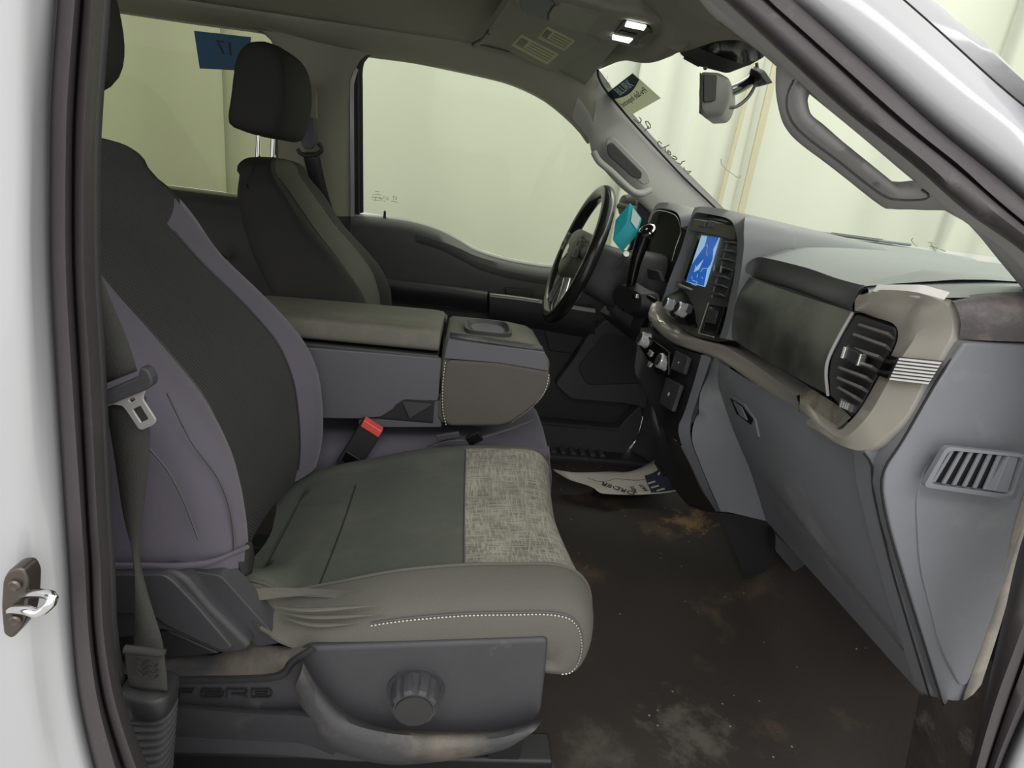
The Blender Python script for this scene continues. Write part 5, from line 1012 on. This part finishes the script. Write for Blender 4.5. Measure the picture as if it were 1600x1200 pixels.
tube('panel_gap', resample(rl([(1350, 709), (1362, 728), (1366, 775), (1391, 880), (1419, 977), (1457, 1104)], -.6815), 40), .0012, M_ink, da, seg=5)
tube('panel_gap', resample(rl([(1504, 536), (1461, 600), (1411, 687), (1382, 733), (1378, 768), (1390, 830), (1421, 934), (1473, 1101)], -.7060), 50), .0013, M_ink, da, seg=5)
# demister grille
gro = rl([(1472, 694, -.724), (1598, 707, -.7355), (1579, 778, -.7335), (1436, 757, -.7205)])
gm = slab('grille_frame', fillet(gro, .006), (0, -.006, 0), M_dash, pe, .003, holes=[hole])
slab('grille_back', [p+np.array([0, .001, 0]) for p in hole], (0, .001, 0), M_ink, gm, 0)
for k in range(7):
    t = .06+k*.128; a = (1476+(1592-1476)*t+6, 700+(711-700)*t); b2 = (1448+(1574-1448)*t+2, 752+(770-752)*t)
    A, B = W(*a, y=-.728-.011*t), W(*b2, y=-.726-.011*t); t2_ = (B-A); w = np.array([.0026, 0, .0005])
    obox('grille_bar', (A+B)/2, t2_/2, w*.85, (0, .0016, 0), M_dash, gm, .001, 1)
slab('grille_blank', rl([(1574, 712, -.738), (1592, 711, -.739), (1574, 770, -.737), (1540, 765, -.735)]), (0, .004, 0), M_dash, gm, 0)
# instrument cluster binnacle
bh0 = rl([(1012, 345, .62), (1018, 330, .60), (1026, 319, .56), (1044, 319, .42), (1062, 325, .27), (1070, 336, .20), (1072, 352, .185)])
bh1 = rl([(1014, 352, .60), (1020, 336, .58), (1027, 327, .55), (1043, 328, .41), (1057, 334, .27), (1063, 344, .21), (1066, 358, .20)])
loft('cluster_hood', [[np.array([.80, p[1], min(.882, p[2]-.005)]) for p in bh0], [p+np.array([.04, 0, .002]) for p in bh0], bh0, bh1, [p+np.array([.05, 0, -.006]) for p in bh1]], M_dash, da, n=40, k=3, sh=60)
slab('cluster_lens', [p+np.array([.02, 0, 0]) for p in rl([(1020, 334, .56), (1030, 328, .50), (1057, 336, .26), (1065, 364, .21), (1058, 395, .21), (1036, 443, .24), (1000, 425, .48), (1008, 370, .58)])], (.02, 0, 0), M_matte, da, .002)
tube('cluster_rim', resample(rl([(1013, 372, .58), (1017, 345, .575), (1022, 332, .56), (1032, 329, .50), (1056, 337, .27), (1064, 362, .215), (1057, 382, .21), (1050, 408, .215)]), 30), .0013, M_bright, da, seg=6)
loft('driver_lower_panel', [rl([(985, 445, .58), (1010, 455, .35), (1034, 452, .19)]), rl([(940, 482, .60), (975, 495, .40), (1008, 500, .20)]), rl([(948, 500, .62), (985, 515, .40), (1006, 520, .18)]), [p+np.array([.1, 0, -.06]) for p in rl([(948, 500, .62), (985, 515, .40), (1006, 520, .18)])]], M_dkplas, da, n=20, k=3)
slab('cluster_switch', fillet(rl([(1016, 420, .30), (1034, 424, .22), (1040, 440, .20), (1018, 436, .28)]), .004), (-.01, 0, 0), M_dkplas, da, .002)
# ================================================================== steering column, wheel, shifter
wc = np.array([.312, .40, .745]); nA = np.array([-.958, 0, .285]); uA = np.array([.285, 0, .958]); vA = np.array([0, 1.0, 0])
sw_ = thing('steering_wheel', 'glossy black four spoke steering wheel seen edge on', 'steering wheel', tuple(wc))
rw_ = .183
tube('rim', [wc+rw_*(math.cos(a)*uA+math.sin(a)*vA) for a in np.linspace(0, 2*math.pi, 65)[:-1]], .0185, mat('wheel_leather', srgb(30, 29, 30), .22, var=.12), sw_, seg=14, closed=True)
hubp = [wc+nA*.005+(h*uA+w*vA) for w, h in ((-.075, .045), (-.06, .062), (0, .07), (.06, .062), (.075, .045), (.07, -.03), (.045, -.062), (0, -.07), (-.045, -.062), (-.07, -.03))]
rings('airbag_cover', [[p-nA*.03 for p in hubp], [p+nA*.012 for p in hubp], [wc+nA*.026+(p-wc-nA*.005)*.8 for p in hubp], [wc+nA*.030+(p-wc-nA*.005)*.3 for p in hubp]], mat('hub_plastic', srgb(84, 83, 76), .5, var=.06), sw_, n=40, sh=60)
lathe('emblem', wc+nA*.03, nA, [(.021, 0), (.021, .003), (.018, .004), (.001, .004)], M_bright, sw_, seg=28)
for s in (1, -1):
    sp_ = [wc+s*vA*.06+uA*.02+nA*.008, wc+s*vA*.12+uA*.022+nA*.004, wc+s*vA*.172+uA*.02]
    sk_ = tube('spoke', sp_, .020, M_dkplas, sw_, seg=10, n=8, flat=1.1)
    obox('spoke_switch', wc+s*vA*.095+uA*.022+nA*.024, vA*.022, uA*.026, nA*.005, M_conlid, sk_, .003)
    for (du, dv) in ((.012, -.008), (-.010, .008)): obox('switch_key', wc+s*vA*(.095+dv)+uA*(.022+du)+nA*.030, vA*.007, uA*.007, nA*.002, M_conside, sk_, .001)
    tube('lower_spoke', [wc+s*vA*.035-uA*.05+nA*.004, wc+s*vA*.06-uA*.11, wc+s*vA*.075-uA*.165], .013, M_bright, sw_, seg=10, n=8, flat=.7)
sc_ = thing('steering_column', 'charcoal steering column shroud with wiper stalk', 'steering column', tuple(wc-nA*.2))
def colr(d, hw, hh, e=4): return [wc-nA*d+hw*np.sign(math.cos(t))*abs(math.cos(t))**(2/e)*vA+(hh*np.sign(math.sin(t))*abs(math.sin(t))**(2/e)-.012)*uA for t in np.linspace(0, 2*math.pi, 33)[:-1]]
rings('shroud', [colr(.03, .058, .058), colr(.045, .070, .070), (colr(.13, .074, .080)), colr(.145, .072, .078)], M_dkplas, sc_, sh=50)
rings('shroud_rear', [colr(.145, .078, .085), colr(.16, .085, .095), colr(.26, .10, .12)], M_doorp, sc_, sh=50)
tube('stalk', [wc-nA*.10-vA*.07+uA*.02, wc-nA*.09-vA*.12+uA*.045, wc-nA*.085-vA*.15+uA*.06], .008, M_bright, sc_, seg=8)
sh_ = thing('gear_shifter', 'black column gear lever with chrome ringed round cap', 'gear lever', W(982, 472, y=.25))
tube('lever', resample([W(978, 485, y=.27), W(984, 455, y=.26), W(992, 415, y=.25), W(1001, 385, y=.245), W(1008, 364, y=.24)], 24), lambda t: .011+.009*t**2, M_gloss, sh_, seg=14)
cpp = W(1011, 360, y=.235); ca = np.array([-.55, -.45, .72])
lathe('cap_ring', cpp, ca, [(.018, -.012), (.0215, -.004), (.0215, .002), (.017, .004), (.0165, .001)], M_chrome, sh_, seg=28)
lathe('cap', cpp, ca, [(.0165, .0), (.0155, .003), (.001, .004)], M_gloss, sh_, seg=24)
obox('cap_mark', cpp+ca/np.linalg.norm(ca)*.0048, (.002, 0, .0015), (0, .002, .001), (.0002, .0002, -.0003), M_label, sh_, 0)
rings('boot', [[W(px, py, y=yy) for px, py, yy in ((968, 462, .30), (985, 440, .28), (1012, 452, .22), (1030, 462, .18), (1024, 490, .18), (1000, 498, .24), (978, 486, .29))], [W(px, py, y=yy)+np.array([-.03, 0, .0]) for px, py, yy in ((974, 464, .30), (986, 448, .28), (1008, 456, .22), (1020, 464, .19), (1017, 484, .19), (1000, 490, .24), (982, 482, .29))]], M_black, sh_, n=24)
tube('boot_lever', resample([W(990, 463, y=.22), W(1012, 464, y=.19), W(1024, 470, y=.17)], 10), .006, M_gloss, sh_, seg=8)
obox('lever_tip', W(998, 463, y=.205), (.010, 0, 0), (0, .006, 0), (0, 0, .006), M_bright, sh_, .003)
# teal tag box hung behind the wheel
tg = thing('teal_tag', 'teal plastic tag box with white label behind the steering wheel', 'tag', W(985, 372, y=.28))
fq = rl([(984, 316, .27), (1003, 342, .27), (994, 370, .27), (979, 350, .27)]); ev = W(962, 342, y=.29)-W(984, 316, y=.27)
slab('shell', fillet(fq, .004), ev, M_teal, tg, .003, 2)
c4 = [sum(fq)/4+(p-sum(fq)/4)*.62+np.array([.002, -.003, .004]) for p in fq]
slab('label', c4, (.0005, -.0012, 0), M_label, tg, 0)
fd = [p+np.array([0, .0, -.006])+ev*.1 for p in fq]
[].append([fq[3]+ev*.05+np.array([0, 0, -.004]), fq[2]+ev*.05+np.array([0, 0, -.004]), fq[2]+ev*.4+np.array([0, 0, -.008]), fq[3]+ev*.4+np.array([0, 0, -.008])])
# brake pedal glimpsed in the dark footwell
bp_ = thing('brake_pedal', 'dark brake pedal in the driver footwell', 'pedal', (.70, .36, .14))
obox('pad', (.68, .36, .16), (.012, 0, .035), (0, .045, 0), (.006, 0, -.002), M_black, bp_, .004); tube('arm', [(.69, .36, .17), (.72, .36, .24), (.74, .36, .29)], .010, M_black, bp_, seg=8)
# ================================================================== overhead items
ZV = 1.222
sv_ = thing('sun_visor', 'grey driver sun visor folded up with two warning labels', 'sun visor', W(850, 60, z=ZV))
vo = [(800, -6), (768, 42), (763, 52), (768, 62), (800, 83), (845, 105), (852, 106), (866, 111), (873, 110), (938, 66), (915, 52), (860, 30), (815, 12)]
slab('board', fillet([W(*p, z=ZV) for p in vo], .006), (0, 0, .022), M_headl, sv_, .007, 3)
for q in ([(815, 54), (874, 85), (855, 101), (799, 71)], [(855, 41), (899, 64), (882, 80), (840, 60)]):
    lb_ = slab('warning_label', [W(*p, z=ZV-.0008) for p in q], (0, 0, .0008), M_vlabel, sv_, 0)
    a, b_, c_, d_ = [W(*p, z=ZV-.0014) for p in q]
    for k in range(4):
        t = .2+k*.19; p0 = a*(1-t)+d_*t; p1 = b_*(1-t)+c_*t; o0 = p0+(p1-p0)*(.30 if k < 3 else .05); o1 = p0+(p1-p0)*.93
        w = (d_-a)*.035; slab('print_line', [o0-w, o1-w, o1+w, o0+w], (0, 0, .0004), mat('print_grey', srgb(128, 124, 100), .7), lb_, 0)
    p0 = a*.8+d_*.2+(b_-a)*.05; slab('print_mark', [p0, p0+(b_-a)*.18, p0+(b_-a)*.18+(d_-a)*.5, p0+(d_-a)*.5], (0, 0, .0004), mat('print_dark', srgb(104, 98, 78), .7), lb_, 0)
tube('pivot_rod', resample([W(764, 50, z=ZV+.004), W(755, 62, z=ZV+.01), W(740, 70, z=ZV+.03)], 8), .006, M_dkplas, sv_, seg=8)
# overhead console
oc = thing('overhead_console', 'grey overhead console with lit map lamps and sunglass holder', 'overhead console', W(960, 40, z=1.205))
ZO = 1.207
def Z(px, py, z=ZO): return W(px, py, z=z)
slab('housing', fillet([Z(*p) for p in ((800, -30), (803, 8), (812, 21), (850, 38), (915, 54), (938, 62), (1000, 79), (1012, 77), (1058, 50), (1056, 44), (1018, 30), (1000, 22), (960, 16), (905, -2), (860, -30))], .01), (0, 0, .05), M_headl, oc, .010, 3)
slab('storage_door', fillet([Z(*p, ZO-.004) for p in ((812, -8), (815, 18), (850, 33), (857, 34), (856, 22), (862, 10), (868, 8), (850, -6))], .006), (0, 0, .008), M_conside, oc, .004)
slab('sunglass_holder', fillet([Z(*p, ZO-.005) for p in ((858, 35), (857, 24), (864, 12), (875, 9), (938, 23), (915, 53))], .006), (0, 0, .009), mat('holder_grey', srgb(122, 120, 108), .6, var=.08, vs=30), oc, .004)
slab('lamp_panel', fillet([Z(*p, ZO-.004) for p in ((957, 58), (974, 34), (1012, 42), (1018, 48), (996, 72), (985, 70))], .005), (0, 0, .008), M_black, oc, .002)
for q in ([(979, 35), (1010, 42), (1006, 48), (976, 42)], [(957, 56), (989, 62), (983, 68), (956, 62)]):
    slab('map_lamp', fillet([Z(*p, ZO-.006) for p in q], .003), (0, 0, .003), M_lens, oc, .001)
slab('lamp_strip', [Z(*p, ZO-.0055) for p in ((968, 48), (995, 54), (992, 58), (964, 52))], (0, 0, .002), M_gloss, oc, 0)
slab('window_switch', fillet([Z(*p, ZO-.006) for p in ((1000, 62), (1012, 52), (1019, 53), (1016, 60), (1006, 70), (998, 68))], .003), (0, 0, .006), M_conlid, oc, .002)
# passenger visor edge on the headliner
pv = thing('sun_visor', 'grey passenger sun visor folded against the headliner', 'sun visor', W(1060, 10, z=1.17))
slab('board', fillet([W(1020, -30, z=1.185), W(1062, 8, z=1.172), W(1095, 30, z=1.158), W(1128, 44, z=1.142), W(1118, 20, z=1.128), W(1075, -30, z=1.14)], .01), (0, 0, .018), M_headl, pv, .006, 3)
# header trim between console and windshield
hdp = [(930, 112), (945, 106), (962, 99), (980, 95), (998, 98), (1015, 99), (1035, 95), (1052, 86), (1085, 78), (1125, 66), (1165, 66), (1192, 82)]
hy = [.60, .54, .48, .38, .26, .16, .06, -.02, -.12, -.25, -.35, -.42]
H0 = [W(p[0], p[1], x=.345+.02*math.cos(y*2)) for p, y in zip(hdp, hy)]
H1 = [p+np.array([-.06, 0, .045]) for p in H0]; H2 = [p+np.array([.03, 0, .025]) for p in H0]; H3 = [np.array([p[0]-.2, p[1], 1.262]) for p in H0]
hd_ = loft('trim_9', [H2, H0, [a*.5+b_*.5+np.array([0, 0, -.006]) for a, b_ in zip(H0, H1)], H1, H3], M_headl, None, n=40, k=3, sh=80); tag(hd_, 'grey header lining above the windshield', kind='structure')
slab('corner_lining', [W(*p, x=.345) for p in ((1060, 80), (1090, 56), (1120, 48), (1160, 60), (1198, 89), (1185, 40), (1120, -30), (1000, -30), (1000, 60))], (.008, 0, .004), M_headl, hd_, 0)
# sensor housing at the top of the windshield
sn = thing('camera_housing', 'black sensor housing at the top of the windshield', 'sensor housing', W(1135, 85, y=-.05))
q0 = [W(px, py, y=yy) for px, py, yy in ((1060, 84, -.02), (1090, 104, -.03), (1122, 112, -.05), (1136, 116, -.06), (1168, 104, -.09), (1196, 88, -.13), (1160, 62, -.16), (1120, 50, -.14), (1090, 58, -.08))]
slab('cover', fillet(q0, .008), (.02, .06, .03), mat('sensor_grey', srgb(76, 76, 74), .5, var=.1), sn, .006, 3)
q1 = [W(px, py, y=yy)+np.array([-.004, -.008, -.002]) for px, py, yy in ((1088, 68, -.09), (1095, 76, -.085), (1130, 90, -.08), (1150, 95, -.09), (1168, 104, -.10), (1196, 88, -.14), (1158, 58, -.17), (1110, 50, -.15))]
slab('lens_cover', fillet(q1, .006), (.006, .012, .004), M_gloss, sn, .003)
slab('side_slot', [p+np.array([-.002, -.004, -.002]) for p in rl([(1070, 86, -.03), (1095, 100, -.035), (1092, 104, -.035), (1068, 91, -.03)])], (.002, .004, .001), M_black, sn, .001)
lathe('screw', W(1102, 106, y=-.05), (-.2, -1, -.2), [(.004, 0), (.004, .002), (.001, .003)], M_steel, sn, seg=10)
# rear view mirror
rm = thing('rear_view_mirror', 'black rear view mirror seen from its end on an arm', 'mirror', W(1115, 183, y=-.06))
MD = np.array([.43, .90, .09]); MD /= np.linalg.norm(MD)
def mr(dx, s, y):
    P = [(1094, 111), (1122, 112), (1140, 122), (1141, 150), (1134, 172), (1126, 182), (1100, 184), (1093, 176), (1091, 145)]
    c = np.array([1116, 148]); return [W(c[0]+(p[0]-c[0])*s, c[1]+(p[1]-c[1])*s, y=-.155)+MD*(y+.155)*.9 for p in P]
rings('shell', [fillet(mr(.0, .80, -.155), .006, 3), fillet(mr(.0, .97, -.150), .006, 3), fillet(mr(.0, 1.0, -.14), .006, 3), fillet(mr(0, 1.02, .08), .006, 3), fillet(mr(0, .9, .095), .006, 3)], mat('mirror_shell', srgb(92, 92, 90), .45, var=.08), rm, sh=40)
gp = [W(px, py, y=-.155) for px, py in ((1094, 112), (1091, 145), (1093, 177))]
slab('glass', [gp[0]+MD*.012, gp[0]+MD*.21, gp[2]+MD*.21, gp[2]+MD*.012], (-.002, 0, 0), M_gloss, rm, .001)
slab('end_face', fillet([p+np.array([0, -.002, 0]) for p in [W(px, py, y=-.157) for px, py in ((1099, 116), (1120, 117), (1118, 158), (1099, 160))]], .004), (0, .004, 0), M_gloss, rm, .001)
tube('arm', resample([W(1130, 146, y=-.06), W(1152, 138, y=-.03), W(1172, 126, y=.0), W(1180, 112, y=.02)], 12), .011, M_gloss, rm, seg=10)
slab('mount_foot', [on_ws(1183, 104, .012), on_ws(1196, 110, .012), on_ws(1209, 129, .012), on_ws(1192, 134, .012), on_ws(1178, 126, .012)], (-.016, -.006, -.006), M_black, rm, .003)
tube('cable', resample([W(1182, 98, y=-.02), W(1184, 120, y=-.02), W(1172, 148, y=-.04), W(1152, 166, y=-.07), W(1135, 168, y=-.09)], 24), .0032, M_black, rm, seg=6)
# ================================================================== stickers and marker writing on the windshield
ins = thing('windshield_sticker', 'square inspection sticker with dark green header on the windshield corner', 'sticker', on_ws(987, 178))
T_, R_2, B_2, L_ = [on_ws(*p, off=.006) for p in ((988.5, 114), (1032.5, 153.5), (986.5, 179.5), (947, 146.5))]
nn = np.cross(L_-T_, R_2-T_); nn /= np.linalg.norm(nn); nn = nn if np.dot(nn, CAM-T_) > 0 else -nn
B_2 = L_+(R_2-T_)*.98
slab('sheet', [T_, R_2, B_2, L_], nn*-.0006, translucent('sticker_green', srgb(196, 198, 182), .6), ins, 0)
def su(u, v, o=.0012): return T_+(L_-T_)*u+(R_2-T_)*v+nn*o   # u along the header edge, v downwards
slab('header', [su(0, 0), su(0, .24)]+[su(u, .24+.16*math.sin(math.pi*u)) for u in np.linspace(.1, .9, 9)]+[su(1, .26), su(1, 0)], nn*.0004, translucent('sticker_header', srgb(62, 92, 96), .4), ins, 0)
xd = L_-T_; yd = T_-R_2; sz = np.linalg.norm(xd)
slab('header_mark', [su(.74, .14, .0018), su(.84, .13, .0018), su(.86, .30, .0018), su(.76, .30, .0018)], nn*.0004, M_navy, ins, 0)
text('header_text', 'BLURK', su(.46, .18, .002), -xd, yd, sz*.17, M_label, ins, depth=.0002)
text('sticker_text', 'Pre-Sale Inspected', su(.50, .56, .002), xd, yd, sz*.115, M_ink, ins, depth=.0002)
for k, (s, e_) in enumerate((((950, 118), (948, 124)), ((943, 131), (953, 129)), ((944, 134), (954, 132)), ((948, 137), (953, 136)))):
    tube('glass_print', [on_ws(*s, off=.005), on_ws(*e_, off=.005)], .0006 if k else .0004, M_conside, ws, seg=4)
def hw(pts): return [(975+a*.1, 170+b*.1) for a, b in pts]
S = [hw(p) for p in ([(240, 130), (272, 175), (255, 215), (225, 220), (150, 160)], [(232, 255), (236, 262)], [(335, 195), (345, 240), (375, 285), (360, 310), (320, 345)], [(335, 195), (375, 200), (415, 260), (410, 295), (385, 308), (368, 290), (385, 275)],
      [(590, 545), (545, 505), (525, 530), (540, 580), (580, 620), (640, 595), (705, 565)], [(640, 600), (650, 660), (690, 705), (735, 715), (720, 670), (690, 650), (680, 668), (710, 690)], [(760, 735), (800, 745), (830, 780), (815, 795), (750, 765)], [(825, 840), (890, 865), (905, 830), (955, 815)], [(935, 915), (945, 950), (975, 975), (1010, 975), (1045, 975), (1010, 1005), (985, 1000)])]
wr = strokes('marker_writing', S, lambda x, y: on_ws(x, y, .016), .0016, mat('marker_ink', srgb(92, 96, 72), .7), ws)
S = [[(1426, 372), (1424, 376), (1428, 381), (1434, 385)], [(1450, 378), (1458, 380)], [(1452, 384), (1466, 388)], [(1454, 381), (1462, 392)], [(1468, 389), (1478, 393)], [(1127, 248), (1127, 256), (1134, 264), (1142, 270), (1150, 276), (1156, 278), (1157, 274)]]
strokes('marker_writing', S, lambda x, y: on_ws(x, y, .006), .0009, mat('marker_ink2', srgb(150, 152, 128), .7), ws)
# ================================================================== paper mat
pf = [(864, 734), (887, 738), (929, 738), (956, 737), (977, 738), (997, 733), (1030, 715), (1063, 766), (1039, 770), (991, 773), (942, 772), (929, 763), (908, 753), (889, 750), (879, 742)]
ppm = thing('paper_floor_mat', 'white printed paper floor mat crumpled on the driver side floor', 'paper mat', W(960, 755, z=.03))
up_ = [(864, 733), (890, 738), (929, 738), (956, 737), (977, 738), (997, 733), (1012, 725), (1030, 715)]; dn_ = [(866, 736), (889, 749), (915, 757), (929, 763), (942, 771), (991, 773), (1039, 770), (1063, 766)]
def pw(px, py): return W(px, py, z=.050+(.018*math.sin((px-860)/26.)+ (0.04 if px > 1010 else 0)*(px-1010)/50)*.6)
U_, D_ = [pw(*p) for p in up_], [pw(*p) for p in dn_]
ml_ = [a*.55+b_*.45+np.array([0, 0, .010*math.sin(i*1.9)]) for i, (a, b_) in enumerate(zip(U_, D_))]
pp = loft('sheet', [U_, ml_, D_], M_paper, ppm, n=40, k=4, sh=80, solid=.0012)
GP = loft_grid([U_, ml_, D_], 40, 4)
def pq(u, v, o=.003):  # along 0..1, across 0..1 (0 = far edge)
    i = v*(len(GP)-1); k = min(len(GP)-2, int(i)); f = i-k; j = u*39; m_ = min(38, int(j)); g = j-m_
    p = (GP[k][m_]*(1-f)+GP[k+1][m_]*f)*(1-g)+(GP[k][m_+1]*(1-f)+GP[k+1][m_+1]*f)*g; return p+np.array([0, 0, o])
loft('printed_picture', [[pq(u, v) for u in np.linspace(.80, .995, 8)] for v in np.linspace(.30, .98, 6)], M_navy, pp, n=10, sh=80)
strokes('fold_line', [[(u, .36+.1*math.sin(u*3)) for u in np.linspace(.3, .97, 16)]], lambda u, v: pq(u, v, .002), .0007, M_conside, pp)
def nz_(px, py): # nearest point of the sheet under a pixel
    best = min((np.abs(proj(p)-np.array([px, py])).sum(), k, p) for k, p in enumerate(q_ for r in GP for q_ in r)); return best[2]+np.array([0, 0, .007])
for (a, b_, s_, w) in (((950, 757), (981, 771), .034, 'ORDER'), ((984, 763), (996, 771), .020, 'NDS'), ((999, 763), (1009, 770), .020, 'PASS')):
    A, B = nz_(*a), nz_(*b_); tx = A-B; tx[2] = 0; tx /= np.linalg.norm(tx)
    text('printed_word', w, (A+B)/2, tx, np.cross((0, 0, 1), tx), s_, M_ink, pp, depth=.0006)
for (u0, v0, u1, v1) in ((.80, .60, .86, .66), (.81, .78, .87, .84), (.84, .92, .90, .97), (.90, .40, .93, .46)):
    slab('print_light', [pq(u0, v0, .0045), pq(u1, v0-.04, .0045), pq(u1, v1-.04, .0045), pq(u0, v1, .0045)], (0, 0, .0006), M_paper, pp, 0)
